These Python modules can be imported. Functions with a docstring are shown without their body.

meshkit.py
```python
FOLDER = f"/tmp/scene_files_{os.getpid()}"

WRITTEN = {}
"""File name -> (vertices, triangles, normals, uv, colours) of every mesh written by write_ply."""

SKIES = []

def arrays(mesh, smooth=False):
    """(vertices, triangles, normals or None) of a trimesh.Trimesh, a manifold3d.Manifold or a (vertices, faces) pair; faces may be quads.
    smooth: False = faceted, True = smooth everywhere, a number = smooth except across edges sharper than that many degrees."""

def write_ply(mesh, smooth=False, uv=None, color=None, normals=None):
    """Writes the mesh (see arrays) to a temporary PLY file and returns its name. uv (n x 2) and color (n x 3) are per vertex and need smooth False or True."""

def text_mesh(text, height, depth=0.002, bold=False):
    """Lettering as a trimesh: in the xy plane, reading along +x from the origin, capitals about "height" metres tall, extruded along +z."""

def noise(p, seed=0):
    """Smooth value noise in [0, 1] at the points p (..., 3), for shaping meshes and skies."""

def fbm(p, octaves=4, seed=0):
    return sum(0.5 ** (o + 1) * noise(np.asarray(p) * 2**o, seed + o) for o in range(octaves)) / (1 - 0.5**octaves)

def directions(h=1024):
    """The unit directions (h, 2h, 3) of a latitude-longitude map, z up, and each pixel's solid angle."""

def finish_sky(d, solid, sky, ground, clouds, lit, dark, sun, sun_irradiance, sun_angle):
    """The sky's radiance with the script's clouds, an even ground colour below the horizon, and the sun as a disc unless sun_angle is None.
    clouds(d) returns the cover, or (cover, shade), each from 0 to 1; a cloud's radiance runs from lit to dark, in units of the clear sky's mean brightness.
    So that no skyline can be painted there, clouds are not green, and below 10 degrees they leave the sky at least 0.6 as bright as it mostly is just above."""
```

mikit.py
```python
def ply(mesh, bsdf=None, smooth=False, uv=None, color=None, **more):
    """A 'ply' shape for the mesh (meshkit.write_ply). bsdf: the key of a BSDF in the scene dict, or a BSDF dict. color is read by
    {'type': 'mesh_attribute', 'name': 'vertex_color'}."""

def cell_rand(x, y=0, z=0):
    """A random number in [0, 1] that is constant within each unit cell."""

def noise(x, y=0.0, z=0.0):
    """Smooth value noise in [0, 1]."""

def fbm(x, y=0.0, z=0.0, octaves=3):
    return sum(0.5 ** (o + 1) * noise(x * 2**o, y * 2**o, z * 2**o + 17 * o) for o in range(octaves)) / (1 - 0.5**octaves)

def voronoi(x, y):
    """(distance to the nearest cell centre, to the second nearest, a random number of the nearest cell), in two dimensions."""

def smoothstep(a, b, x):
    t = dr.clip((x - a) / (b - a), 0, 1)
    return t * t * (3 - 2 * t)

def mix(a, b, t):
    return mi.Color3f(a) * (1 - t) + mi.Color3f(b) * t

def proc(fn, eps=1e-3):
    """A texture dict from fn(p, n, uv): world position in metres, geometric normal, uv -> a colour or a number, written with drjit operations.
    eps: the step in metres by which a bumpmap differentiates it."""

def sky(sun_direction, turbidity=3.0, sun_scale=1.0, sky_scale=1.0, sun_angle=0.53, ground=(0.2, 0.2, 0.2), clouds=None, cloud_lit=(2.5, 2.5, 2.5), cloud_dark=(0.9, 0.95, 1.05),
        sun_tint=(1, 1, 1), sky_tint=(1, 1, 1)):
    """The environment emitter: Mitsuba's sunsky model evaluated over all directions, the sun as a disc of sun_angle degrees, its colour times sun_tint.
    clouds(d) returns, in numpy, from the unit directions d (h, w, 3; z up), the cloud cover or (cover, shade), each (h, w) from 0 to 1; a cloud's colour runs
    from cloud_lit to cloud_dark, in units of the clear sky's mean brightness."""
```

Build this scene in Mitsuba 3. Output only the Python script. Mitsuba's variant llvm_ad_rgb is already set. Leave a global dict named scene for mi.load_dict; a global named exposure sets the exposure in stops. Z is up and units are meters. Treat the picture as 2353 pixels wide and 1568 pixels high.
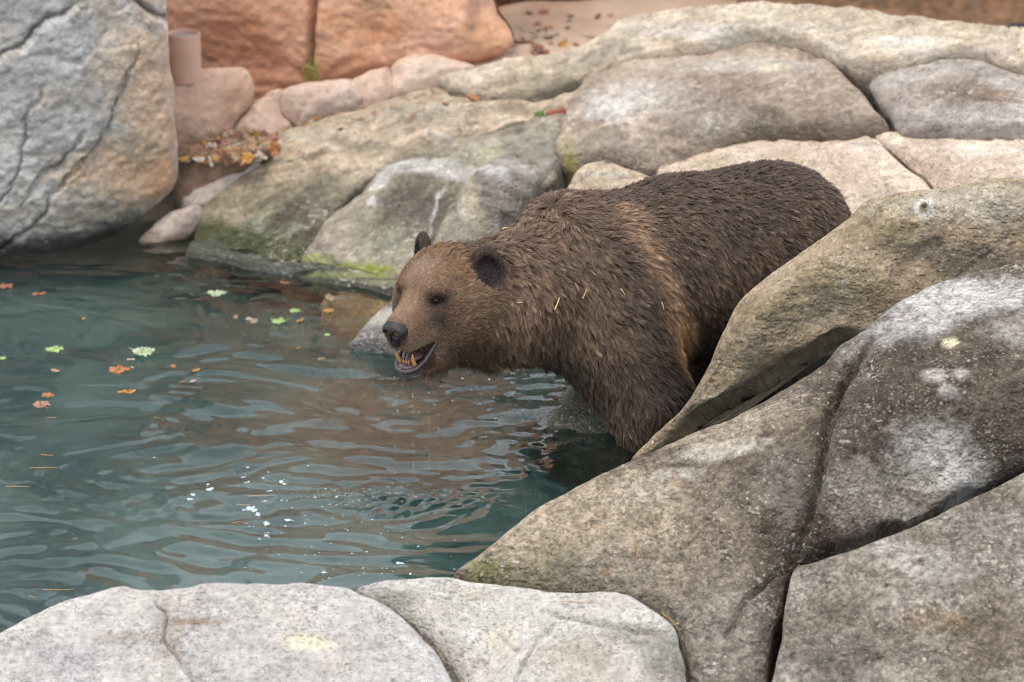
import math
import numpy as np
import trimesh
import shapely
from shapely.geometry import Polygon
from scipy.spatial import Delaunay, cKDTree
from scipy.interpolate import RBFInterpolator
import drjit as dr
import mitsuba as mi
import mikit
import meshkit

# ------------------------------------------------------------------ camera, sky, exposure
T = mi.ScalarTransform4f
EYE = np.array([0.0, 0.0, 6.0])
PITCH, FOV = math.radians(20.0), 14.0
FWD = np.array([0.0, math.cos(PITCH), -math.sin(PITCH)])
scene, labels = {'type': 'scene'}, {}
scene['camera'] = {'type': 'thinlens', 'fov': FOV, 'fov_axis': 'x', 'near_clip': 0.5, 'far_clip': 500.0,
                   'aperture_radius': 0.034, 'focus_distance': 15.75,
                   'to_world': T().look_at(origin=EYE.tolist(), target=(EYE + FWD).tolist(), up=[0, 0, 1])}
scene['sky'] = mikit.sky([-0.28, -0.30, 0.91], turbidity=3, sun_scale=0.24, sun_angle=24, clouds=lambda d: 1.0,
                         cloud_lit=(2.25, 2.35, 2.52), ground=(0.2, 0.2, 0.19))
exposure = 2.55

# ------------------------------------------------------------------ helpers
FOCAL = 1176.5 / math.tan(math.radians(FOV / 2))    # the photograph measured 2353 wide
UPV = np.array([0.0, math.sin(PITCH), math.cos(PITCH)])


def ray(u, v):
    return FWD + (u - 1176.5) / FOCAL * np.array([1.0, 0, 0]) + (784 - v) / FOCAL * UPV


def at(u, v, y):
    """The point seen at (u, v) that stands y metres away over ground."""
    d = ray(u, v)
    return EYE + d * (y / d[1])


def on(u, v, z):
    """The point seen at (u, v) at height z."""
    d = ray(u, v)
    return EYE + d * ((z - EYE[2]) / d[2])


def unit(a):
    a = np.asarray(a, float)
    return a / np.maximum(np.linalg.norm(a, axis=-1, keepdims=True), 1e-12)


def sstep(a, b, x):
    t = np.clip((x - a) / (b - a), 0, 1)
    return t * t * (3 - 2 * t)


def fb(p, scale, octaves=4, seed=0):
    return meshkit.fbm(np.asarray(p) * scale, octaves, seed)


def numbered(name):
    if name not in USED:
        USED[name] = 0
        return name
    USED[name] += 1
    return f'{name}_{USED[name]:03d}'


USED = {}


def add(name, mesh, bsdf, label=None, cat=None, group=None, kind=None, smooth=False, color=None, parent=None, key=None):
    key = key or numbered((parent + '__' if parent else '') + name)
    scene[key] = mikit.ply(mesh, bsdf, smooth=smooth, color=color)
    tag(key, label, cat, group, kind)
    return key


def tag(key, label=None, cat=None, group=None, kind=None):
    d = {k: x for k, x in (('label', label), ('category', cat), ('group', group), ('kind', kind)) if x}
    if d:
        labels[key] = d


def mixc(a, b, t):
    return a + (b - a) * np.asarray(t)[..., None]


# ------------------------------------------------------------------ materials
VC = {'type': 'mesh_attribute', 'name': 'vertex_color'}


def rgb(*c):
    return {'type': 'rgb', 'value': list(c)}


def grain(p, n, uv):
    a = mikit.noise(p.x * 110, p.y * 110, p.z * 110)
    b = mikit.noise(p.x * 260, p.y * 260, p.z * 260)
    c = mikit.noise(p.x * 45, p.y * 45, p.z * 45)
    pit = mikit.smoothstep(0.72, 0.9, mikit.noise(p.x * 70 + 9, p.y * 70, p.z * 70 + 5))
    return 0.0035 * a + 0.0016 * b + 0.004 * c - 0.004 * pit


def soft_grain(p, n, uv):
    return 0.006 * mikit.noise(p.x * 40, p.y * 40, p.z * 40) + 0.003 * mikit.noise(p.x * 95, p.y * 95, p.z * 95)


def mat(color, rough=0.85, spec=0.3, **k):
    return {'type': 'principled', 'base_color': color, 'roughness': rough, 'specular': spec, **k}


def dark_grains(p, n, uv):
    a = mikit.noise(p.x * 170, p.y * 170, p.z * 170)
    b = mikit.noise(p.x * 9 + 3, p.y * 9, p.z * 9)
    return 0.42 * mikit.smoothstep(0.60, 0.78, a - 0.25 * (b - 0.5))


def pale_grains(p, n, uv):
    a = mikit.noise(p.x * 150 + 40, p.y * 150, p.z * 150 + 11)
    b = mikit.noise(p.x * 7 + 8, p.y * 7, p.z * 7 + 2)
    c = mikit.noise(p.x * 55 + 8, p.y * 55, p.z * 55 + 2)
    return 0.34 * mikit.smoothstep(0.66, 0.84, a + 0.30 * (b - 0.55)) + 0.5 * mikit.smoothstep(0.80, 0.88, c + 0.45 * (b - 0.62))


scene['grain_dark'] = {'type': 'diffuse', 'reflectance': rgb(0.045, 0.038, 0.032)}
scene['grain_pale'] = {'type': 'diffuse', 'reflectance': rgb(0.52, 0.49, 0.45)}
scene['rock_near'] = {'type': 'bumpmap', 'arbitrary': {**mikit.proc(grain, eps=0.0015)}, 'scale': 1.7, 'bsdf': {'type': 'twosided', 'bsdf': {
    'type': 'blendbsdf', 'weight': mikit.proc(dark_grains), 'a': {'type': 'blendbsdf', 'weight': mikit.proc(pale_grains), 'a': mat(VC, 0.9, 0.25), 'b': {'type': 'ref', 'id': 'grain_pale'}}, 'b': {'type': 'ref', 'id': 'grain_dark'}}}}
scene['rock_far'] = {'type': 'bumpmap', 'arbitrary': {**mikit.proc(soft_grain, eps=0.004)}, 'scale': 1.0, 'bsdf': {'type': 'twosided', 'bsdf': mat(VC, 0.9, 0.25)}}
scene['painted'] = {'type': 'twosided', 'bsdf': mat(VC, 0.8, 0.3)}
# ------------------------------------------------------------------ rocks
def frame(u, v, y, tilt, az):
    """A plane of the ground's relief through the point seen at (u, v) y metres off; its normal rises tilt degrees, turned az degrees to the right."""
    t, a = math.radians(tilt), math.radians(az)
    n = np.array([math.sin(a) * math.cos(t), -math.cos(a) * math.cos(t), math.sin(t)])
    e1 = unit(np.cross(n, [0, 0, 1.0])) if tilt < 89.9 else np.array([1.0, 0, 0])
    e1 = e1 if e1[0] > 0 else -e1
    return at(u, v, y), e1, unit(np.cross(n, e1)), n


def flat(fr, u, v, h=0.0):
    o, e1, e2, n = fr
    d = ray(u, v)
    p = EYE + d * (((o + n * h - EYE) @ n) / (d @ n))
    return np.array([(p - o) @ e1, (p - o) @ e2])


def spline(pts, step, closed=True, sharp=0.5):
    """Catmull-Rom through pts (k, 2), resampled every step metres."""
    p = np.asarray(pts, float)
    k = len(p)
    idx = np.arange(k if closed else k - 1)
    g = (lambda i: p[i % k]) if closed else (lambda i: p[np.clip(i, 0, k - 1)])
    t = np.linspace(0, 1, 16, endpoint=False)[None, :, None]
    p0, p1, p2, p3 = (g(idx + j)[:, None] for j in (-1, 0, 1, 2))
    m1, m2 = (p2 - p0) * sharp * 0.9, (p3 - p1) * sharp * 0.9
    c = ((2 * t**3 - 3 * t**2 + 1) * p1 + (t**3 - 2 * t**2 + t) * m1 + (-2 * t**3 + 3 * t**2) * p2 + (t**3 - t**2) * m2).reshape(-1, 2)
    c = np.vstack([c, c[:1] if closed else p[-1:]])
    s = np.r_[0, np.cumsum(np.linalg.norm(np.diff(c, axis=0), axis=1))]
    n = max(8, int(round(s[-1] / step)))
    q = np.linspace(0, s[-1], n, endpoint=not closed)
    return np.stack([np.interp(q, s, c[:, i]) for i in (0, 1)], 1)


def line_dist(st, line):
    """(distance, signed side, position 0..1 along) of the points st to an open polyline."""
    best, side, where = np.full(len(st), 9e9), np.zeros(len(st)), np.zeros(len(st))
    seg = np.diff(line, axis=0)
    total = np.r_[0, np.cumsum(np.linalg.norm(seg, axis=1))]
    for a, d, s0 in zip(line[:-1], seg, total):
        L = max(np.linalg.norm(d), 1e-9)
        t = np.clip(((st - a) @ d) / L**2, 0, 1)
        off = st - a - t[:, None] * d
        dist = np.linalg.norm(off, axis=1)
        m = dist < best
        best[m] = dist[m]
        side[m] = np.sign(d[0] * off[m, 1] - d[1] * off[m, 0])
        where[m] = (s0 + t[m] * L) / total[-1]
    return best, side, where


ROCKS = {}


def rock(name, label, fr, outline, ctrl=(), R=0.10, D=0.09, bulge=0.0, res=0.008, rough=0.02, fine=0.004, cracks=(), steps=(), cols=((0.3,) * 3, (0.4,) * 3, (0.35,) * 3),
         speck=0.12, stains_and_shade=(), streaks=(), thick=0.4, seed=0, bsdf='rock_near', cat='rock', key=None, scale=3.0, grain_k=105, wave=0.0, kind=None, group=None, moss_and_shade=None, mott=0.3, auto=0.012, strata=None, flatk=0.8):
    seed = seed or len(ROCKS) * 7 + 3
    o, e1, e2, n = fr
    pts = np.array([flat(fr, q[0], q[1], (q[2] if len(q) > 2 else 0.0) - D) for q in outline])
    poly = spline(pts, res)
    nn = unit(np.roll(poly, -1, 0) - np.roll(poly, 1, 0))
    nn = np.stack([nn[:, 1], -nn[:, 0]], 1)
    jit = (fb(np.c_[poly, poly[:, :1] * 0 + seed], 6.0, 4, seed) - 0.5) * 0.05 * min(1, R / 0.08) * (wave or 1)
    poly = poly + nn * jit[:, None]
    pg = Polygon(poly).buffer(0)
    if pg.geom_type != 'Polygon':
        pg = max(pg.geoms, key=lambda g: g.area)
    ring = np.array(pg.exterior.coords)[:-1]
    if Polygon(ring).exterior.is_ccw is False:
        ring = ring[::-1]
    # resample again, evenly
    c = np.vstack([ring, ring[:1]])
    s = np.r_[0, np.cumsum(np.linalg.norm(np.diff(c, axis=0), axis=1))]
    q = np.linspace(0, s[-1], int(s[-1] / res), endpoint=False)
    ring = np.stack([np.interp(q, s, c[:, i]) for i in (0, 1)], 1)
    lo, hi = ring.min(0), ring.max(0)
    rng = np.random.default_rng(seed)
    gx, gy = np.meshgrid(np.arange(lo[0], hi[0], res), np.arange(lo[1], hi[1], res * 0.866))
    gx = gx + (np.arange(gx.shape[0]) % 2)[:, None] * res / 2
    g = np.stack([gx.ravel(), gy.ravel()], 1) + rng.uniform(-0.12, 0.12, (gx.size, 2)) * res
    # a few closer rows along the rounded rim
    pgr = Polygon(ring)
    inside = shapely.contains_xy(pgr, g[:, 0], g[:, 1])
    tree = cKDTree(ring)
    g = g[inside]
    rn = unit(np.roll(ring, -1, 0) - np.roll(ring, 1, 0))
    rn = np.stack([-rn[:, 1], rn[:, 0]], 1)         # inward: the ring runs counter-clockwise
    rows, lastd = [ring], 0.0
    for th in (14, 26, 38, 50, 62):
        dk = R * (1 - math.cos(math.radians(th)))
        if dk > lastd + 0.0006:
            q = ring + rn * dk
            rows.append(q[(tree.query(q)[0] > dk * 0.9) & shapely.contains_xy(pgr, q[:, 0], q[:, 1])])
            lastd = dk
    g = g[tree.query(g)[0] > lastd + res * 0.45]
    st = np.vstack(rows + [g])
    tri = Delaunay(st).simplices
    cen = st[tri].mean(1)
    tri = tri[shapely.contains_xy(pgr, cen[:, 0], cen[:, 1])]
    a, b, cc = st[tri[:, 0]], st[tri[:, 1]], st[tri[:, 2]]
    cr = (b[:, 0] - a[:, 0]) * (cc[:, 1] - a[:, 1]) - (b[:, 1] - a[:, 1]) * (cc[:, 0] - a[:, 0])
    tri = tri[np.abs(cr) > 1e-9]
    cr = cr[np.abs(cr) > 1e-9]
    tri[cr < 0] = tri[cr < 0][:, ::-1]
    if np.cross(e1, e2) @ n < 0:
        tri = tri[:, ::-1]
    d = tree.query(st)[0]
    d[:len(ring)] = 0
    h = np.zeros(len(st))
    if len(ctrl):
        ctrl = [(q[0], q[1], q[2] * flatk) for q in ctrl]
        cp = np.array([flat(fr, q[0], q[1], q[2]) for q in ctrl])
        op = [(p, (q[2] if len(q) > 2 else 0.0)) for p, q in zip(pts, outline)]
        X = np.vstack([cp, np.array([p for p, _ in op])])
        Y = np.r_[[q[2] for q in ctrl], [x for _, x in op]]
        h = RBFInterpolator(X, Y, kernel='thin_plate_spline', smoothing=1e-4)(st)
    e = np.clip(d / R, 0, 1)
    h = h - D * (1 - np.sqrt(np.clip(1 - (1 - e) ** 2, 0, 1)))
    if bulge:
        dm = d.max()
        h = h + bulge * (1 - (1 - d / dm) ** 2)
    P3 = o + st[:, :1] * e1 + st[:, 1:] * e2 + h[:, None] * n
    rim = sstep(-R * 0.15, R * 0.5, d)
    h = h + rim * rough * ((fb(P3, 2.2, 3, seed) - 0.5) * 4 + (fb(P3, 9.0, 3, seed + 5) - 0.5) * 1.2)
    h = h + rim * fine * ((fb(P3, 30.0, 3, seed + 9) - 0.5) * 2.5)
    # natural joints: thin winding cracks, worn ledges, strata
    lowfreq = fb(P3, 1.15, 3, seed + 201)
    w1 = np.abs(2 * fb(P3 * [1, 1, 1.6], 1.9, 3, seed + 203) - 1)
    w2 = np.abs(2 * fb(P3 * [1.5, 1, 1], 3.1, 3, seed + 205) - 1)
    m1, m2 = sstep(0.46, 0.60, lowfreq), sstep(0.50, 0.64, fb(P3, 1.7, 2, seed + 207))
    h = h - rim * auto * (1.5 * m1 * np.exp(-(w1 / 0.020) ** 2) + 1.1 * m2 * np.exp(-(w2 / 0.028) ** 2))
    t = fb(P3 * [0.8, 0.8, 2.0], 2.0, 3, seed + 211) * 9
    h = h + rim * auto * 1.3 * (sstep(0.55, 1.0, t - np.floor(t)) - (t - np.floor(t)))
    if strata:
        qa, qb, amp, freq = strata
        sd = unit(flat(fr, *qb) - flat(fr, *qa))
        along, across = st @ sd, st @ np.array([-sd[1], sd[0]])
        tt = fb(np.stack([along * 0.9, across * freq, 0 * along + seed], 1), 1.0, 4, seed + 215) * 7
        h = h + rim * amp * (sstep(0.5, 1.0, tt - np.floor(tt)) - (tt - np.floor(tt)) + 0.9 * (fb(np.stack([along * 2, across * freq * 2.5, 0 * along], 1), 1.0, 3, seed + 217) - 0.5))
    all_st = cKDTree(st)

    def fl(u, v):
        hh = 0.0
        for _ in range(4):
            q = flat(fr, u, v, hh)
            hh = 0.3 * hh + 0.7 * h_rough[all_st.query(q)[1]]
        return flat(fr, u, v, hh)

    h_rough = h.copy()
    warp = np.stack([fb(P3, 14.0, 3, seed + 21) - 0.5, fb(P3, 14.0, 3, seed + 31) - 0.5], 1) * 0.045
    for line, w, dep, *rest in cracks:
        L = spline([fl(q[0], q[1]) for q in line], res * 2, closed=False)
        dist, side, where = line_dist(st + warp * (rest[0] if rest else 1.0), L)
        end = np.clip(np.minimum(where, 1 - where) * 8, 0, 1) ** 0.5
        ww = w * (0.65 + 0.7 * fb(P3, 10, 2, seed + 41))
        h = h - dep * end * np.exp(-(dist / ww) ** 2)
    for line, w, dep, *rest in steps:
        L = spline([fl(q[0], q[1]) for q in line], res * 2, closed=False)
        dist, side, where = line_dist(st + warp, L)
        end = np.clip(np.minimum(where, 1 - where) * 5, 0, 1)
        fall = rest[0] if rest else 0.25
        sd = dist * side
        h = h + dep * end * sstep(-w, w, sd) * np.exp(-np.maximum(sd, 0) / fall)
    P3 = o + st[:, :1] * e1 + st[:, 1:] * e2 + h[:, None] * n
    # the sides, going back into the ground
    m, n_top = len(ring), len(st)
    tmid = ring.mean(0)
    depth = np.array([0.02, 0.05, 0.09, 0.15, 0.24, 0.4, 0.65, 1.0]) * thick
    sides = []
    for dk in depth:
        q = ring + (tmid - ring) * (0.02 * dk / thick)
        base3 = o + q[:, :1] * e1 + q[:, 1:] * e2 + (h[:m] - dk)[:, None] * n
        if dk < thick:
            out = rn[:, :1] * e1 + rn[:, 1:] * e2
            base3 = base3 + out * ((fb(base3, 16.0, 3, seed + 231) - 0.35) * 0.03 * min(1, dk / 0.03))[:, None]
        sides.append(base3)
    P3 = np.vstack([P3] + sides)
    st = np.vstack([st] + [ring] * len(depth))
    warp = np.stack([fb(P3, 14.0, 3, seed + 21) - 0.5, fb(P3, 14.0, 3, seed + 31) - 0.5], 1) * 0.045
    # colour of the stone, with its stains and some painted shade
    c0, c1, c2 = (np.array(x, float) for x in cols)
    t1 = sstep(0.36, 0.64, fb(P3, scale, 4, seed + 51))
    t2 = sstep(0.45, 0.72, fb(P3, scale * 2.3, 4, seed + 61))
    col = mixc(mixc(c0[None], c1[None], t1), c2[None], t2 * 0.8)
    warpc = (fb(P3, 11.0, 4, seed + 71) - 0.5) * 1.5
    warpf = (fb(P3, 45.0, 3, seed + 73) - 0.5) * 0.9
    for u, v, ru, rv, c, al, *rest in stains_and_shade:
        soft = rest[0] if rest else 0.5
        cen = fl(u, v)
        hc = h_rough[all_st.query(cen)[1]]
        ax = flat(fr, u + ru, v, hc) - flat(fr, u, v, hc)
        ay = flat(fr, u, v + rv, hc) - flat(fr, u, v, hc)
        M = np.linalg.inv(np.stack([ax, ay], 1))
        rr = np.linalg.norm((st - cen) @ M.T, axis=1)
        a = sstep(1 + soft, 1 - soft, rr + (warpc + warpf) * soft * 1.3) * al
        col = mixc(col, np.array(c, float)[None], a)
    for line, w, c, al in streaks:
        L = spline([fl(q[0], q[1]) for q in line], res * 2, closed=False)
        dist, side, where = line_dist(st + warp, L)
        end = np.clip(np.minimum(where, 1 - where) * 6, 0, 1)
        a = np.exp(-(dist / w) ** 2) * end * al * np.clip(0.5 + warpc * 1.6 + warpf, 0, 1)
        col = mixc(col, np.array(c, float)[None], a)
    if moss_and_shade:
        zt, c, al = moss_and_shade
        z = P3[:, 2] + warpc * 0.05
        col = mixc(col, np.array(c, float)[None], sstep(zt, zt * 0.35, z) * al)
    mo = sstep(0.42, 0.60, fb(P3, 24.0, 4, seed + 121)) - 0.5
    mo2 = sstep(0.40, 0.62, fb(P3, 70.0, 3, seed + 123)) - 0.5
    col = col * np.exp(mott * (0.7 * mo + 0.7 * mo2))[:, None]
    k = (meshkit.noise(P3 * grain_k, seed + 81) - 0.5) * 2
    k2 = (meshkit.noise(P3 * grain_k * 0.43, seed + 91) - 0.5) * 2
    k, k2 = np.tanh(2.6 * k), np.tanh(2.0 * k2)
    lum = 1 + 0.75 * speck * (k * 0.8 + k2 * 0.7) + 0.22 * (fb(P3, 26, 3, seed + 95) - 0.5)
    col = col * lum[:, None]
    pits = sstep(0.70, 0.84, meshkit.noise(P3 * 62, seed + 111)) * sstep(0.35, 0.6, fb(P3, 3.0, 3, seed + 112))
    col = col * (1 - 0.30 * pits)[:, None]
    white = sstep(0.80, 0.93, meshkit.noise(P3 * 70, seed + 99)) * sstep(0.4, 0.62, fb(P3, 4.0, 3, seed + 98)) * 0.45 * min(1, speck / 0.15)
    col = mixc(col, np.array([[0.5, 0.48, 0.45]]), white)
    col = np.clip(col, 0.01, 0.8)
    # closed body: rim goes back into the ground
    i = np.arange(m)
    j = (i + 1) % m
    starts = [0] + [n_top + k * m for k in range(len(depth))]
    side = np.vstack([np.vstack([np.stack([a + i, b + i, a + j], 1), np.stack([a + j, b + i, b + j], 1)]) for a, b in zip(starts[:-1], starts[1:])])
    nb = starts[-1]
    cap = np.stack([nb + i, np.full(m, len(st)), nb + j], 1)
    if np.cross(e1, e2) @ n < 0:
        side, cap = side[:, ::-1], cap[:, ::-1]
    V = np.vstack([P3, P3[nb:].mean(0)[None]])
    F = np.vstack([tri, side, cap])
    C = np.vstack([col, col[:m].mean(0)[None]])
    key = add(name, (V, F), bsdf, label, cat if not kind else None, group, kind, smooth=True, color=C, key=key)
    ROCKS[key] = (V, F, fr)
    return key


def surf(key, u, v):
    """The point of a built rock that is seen at (u, v), with its normal: where things lie on it."""
    V, F, fr = ROCKS[key]
    if key not in SURF:
        tm = trimesh.Trimesh(V, F, process=False)
        SURF[key] = (tm, (tm.triangles_center - EYE))
    tm, cen = SURF[key]
    d = ray(u, v)
    q = cen / (cen @ FWD)[:, None]
    near = np.argsort(((q - d) ** 2).sum(1))[:40]
    ok = near[(tm.face_normals[near] @ d) < 0]
    f = (ok if len(ok) else near)
    f = f[np.argsort(((q[f] - d) ** 2).sum(1))[:8]]
    f = f[np.argmin(cen[f] @ FWD)]
    nrm = tm.face_normals[f]
    p0 = tm.triangles_center[f]
    t = ((p0 - EYE) @ nrm) / (d @ nrm)
    return EYE + d * t, nrm


SURF = {}
# ------------------------------------------------------------------ the setting: pool floor, water, banks
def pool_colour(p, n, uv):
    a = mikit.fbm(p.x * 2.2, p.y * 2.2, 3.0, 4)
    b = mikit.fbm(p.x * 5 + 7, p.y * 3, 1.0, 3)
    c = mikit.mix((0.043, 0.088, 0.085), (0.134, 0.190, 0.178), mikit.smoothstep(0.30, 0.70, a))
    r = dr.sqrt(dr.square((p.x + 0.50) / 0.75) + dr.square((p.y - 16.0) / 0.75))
    wall_reflection = mikit.smoothstep(1.15, 0.35, r + (b - 0.5) * 0.8)  # brown reflection of the orange wall, painted onto the pool floor
    return mikit.mix(c, mikit.mix((0.15, 0.080, 0.052), (0.30, 0.175, 0.115), mikit.smoothstep(0.3, 0.7, a)), wall_reflection * 0.45)


def sand_colour(p, n, uv):
    a = mikit.fbm(p.x * 1.7, p.y * 0.8, 2.0, 4)
    b = mikit.fbm(p.x * 9, p.y * 9, 5.0, 3)
    c = mikit.mix((0.33, 0.225, 0.165), (0.40, 0.305, 0.24), mikit.smoothstep(0.3, 0.7, a))
    return c * (0.85 + 0.3 * b)


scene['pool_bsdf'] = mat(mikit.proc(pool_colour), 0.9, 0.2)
scene['sand_bsdf'] = mat(mikit.proc(sand_colour), 0.95, 0.2)
scene['water_bsdf'] = {'type': 'dielectric', 'int_ior': 1.48, 'ext_ior': 1.0, 'specular_transmittance': rgb(0.86, 0.97, 0.97)}


def sheet(x0, x1, y0, y1, step, z):
    xs, ys = np.arange(x0, x1 + step / 2, step), np.arange(y0, y1 + step / 2, step)
    X, Y = np.meshgrid(xs, ys)
    P = np.stack([X.ravel(), Y.ravel(), 0 * X.ravel()], 1)
    P[:, 2] = z(P)
    w = len(xs)
    i = (np.arange(len(ys) - 1)[:, None] * w + np.arange(w - 1)[None]).ravel()
    return P, np.vstack([np.stack([i, i + 1, i + w + 1], 1), np.stack([i, i + w + 1, i + w], 1)])


def ground_z(P):
    x, y = P[:, 0], P[:, 1]
    line = 18.15 + 0.20 * sstep(-1.4, -0.7, x) - 0.5 * sstep(1.4, 2.6, x)      # the bank's edge behind the rocks
    s = sstep(-0.16, 0.10, y - line + 0.12 * sstep(-0.85, -1.0, x))
    back = 0.20 + 0.36 * sstep(-0.9, 0.1, x) + 0.03 * (fb(P, 0.9, 3, 2) - 0.5) + 0.012 * np.clip(y - 18.4, 0, 10)
    back = back + 0.115 * np.exp(-((x + 1.2) / 0.30) ** 4 - ((y - 18.3) / 0.24) ** 4)
    return -1.0 + (back + 1.0) * s


add('ground', sheet(-14, 16, 17.4, 30, 0.07, ground_z), 'sand_bsdf', 'pinkish sandy concrete floor behind the rocks, sloping gently away', kind='structure', smooth=True)
add('far_ground', sheet(-160, 160, -140, 180, 20, lambda P: P[:, 0] * 0 - 1.4), 'sand_bsdf', kind='structure')
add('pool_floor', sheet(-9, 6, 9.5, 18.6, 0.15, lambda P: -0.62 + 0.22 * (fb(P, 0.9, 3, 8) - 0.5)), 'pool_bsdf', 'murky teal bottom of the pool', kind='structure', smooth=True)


def water_z(P):
    x, y = P[:, 0], P[:, 1]
    calm = 1.0
    w = fb(np.c_[x * 1.1 + 0.3 * y, y * 2.6, 0 * x], 1.0, 2, 4)
    wx = fb(P, 1.3, 2, 14) - 0.5
    s1, s2 = 1.3 * (fb(P, 0.9, 2, 24) - 0.5), 1.3 * (fb(P, 0.9, 2, 34) - 0.5)
    x, y = x + s1 + 0.35 * (fb(P, 2.6, 2, 44) - 0.5), y + 0.5 * s2 + 0.16 * (fb(P, 2.6, 2, 54) - 0.5)
    a = np.sin(2 * math.pi * (y * 2.1 + 0.55 * x + 2.2 * wx + 1.4 * w))
    b = fb(np.c_[x * 2.4 + 0.9 * y, y * 4.6 - 0.6 * x, 0 * x + 3], 1.0, 3, 5) - 0.5
    c = fb(np.c_[x * 8 + y, y * 14, 0 * x + 7], 1.0, 2, 6) - 0.5
    z = calm * (1 + 0.7 * sstep(-0.3, -1.0, P[:, 0])) * (0.0026 * a + 0.0195 * b + 0.0040 * c + 0.0016 * np.sin(2 * math.pi * (y * 4.3 - 1.1 * x + 3.0 * wx)) + 0.0011 * np.sin(2 * math.pi * (y * 7.1 + 2.3 * x + 4.0 * w)))
    x, y = P[:, 0], P[:, 1]
    k = on(890, 1150, 0)
    r = np.hypot((x - k[0]) * 0.8, (y - k[1]) * 1.0)
    spl = np.exp(-(np.hypot((x - k[0]) / 0.33, (y - k[1]) / 0.16)) ** 2)
    z = z + spl * 0.030 * (fb(np.c_[x * 34, y * 40, 0 * x], 1.0, 3, 7) - 0.5)
    z = z + 0.0022 * np.sin(r * 60) * np.exp(-(r / 0.45) ** 2)
    q = on(1440, 1060, 0)                          # rings round the leg and the chest
    r = np.hypot(x - q[0], y - q[1])
    z = z + 0.0030 * np.sin(r * 46 + 5 * w) * np.exp(-((r - 0.25) / 0.45) ** 2)
    q = on(1180, 930, 0)
    d = np.exp(-(np.hypot((x - q[0]) / 0.6, (y - q[1]) / 0.7)) ** 2)
    return z + d * 0.014 * (fb(np.c_[x * 9, y * 22, 0 * x], 1.0, 3, 17) - 0.5)


WV, WF = sheet(-3.6, 2.2, 12.6, 18.3, 0.0145, water_z)
wc = WV[WF].mean(1)
WF = WF[~((wc[:, 0] > -0.1) & (wc[:, 1] < 13.6 + 0.62 * (wc[:, 0] + 0.1))) & (wc[:, 1] > 12.9)]
add('water', (WV, WF), 'water_bsdf', 'rippled teal pool water mirroring the orange wall', kind='structure', smooth=True)

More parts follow.
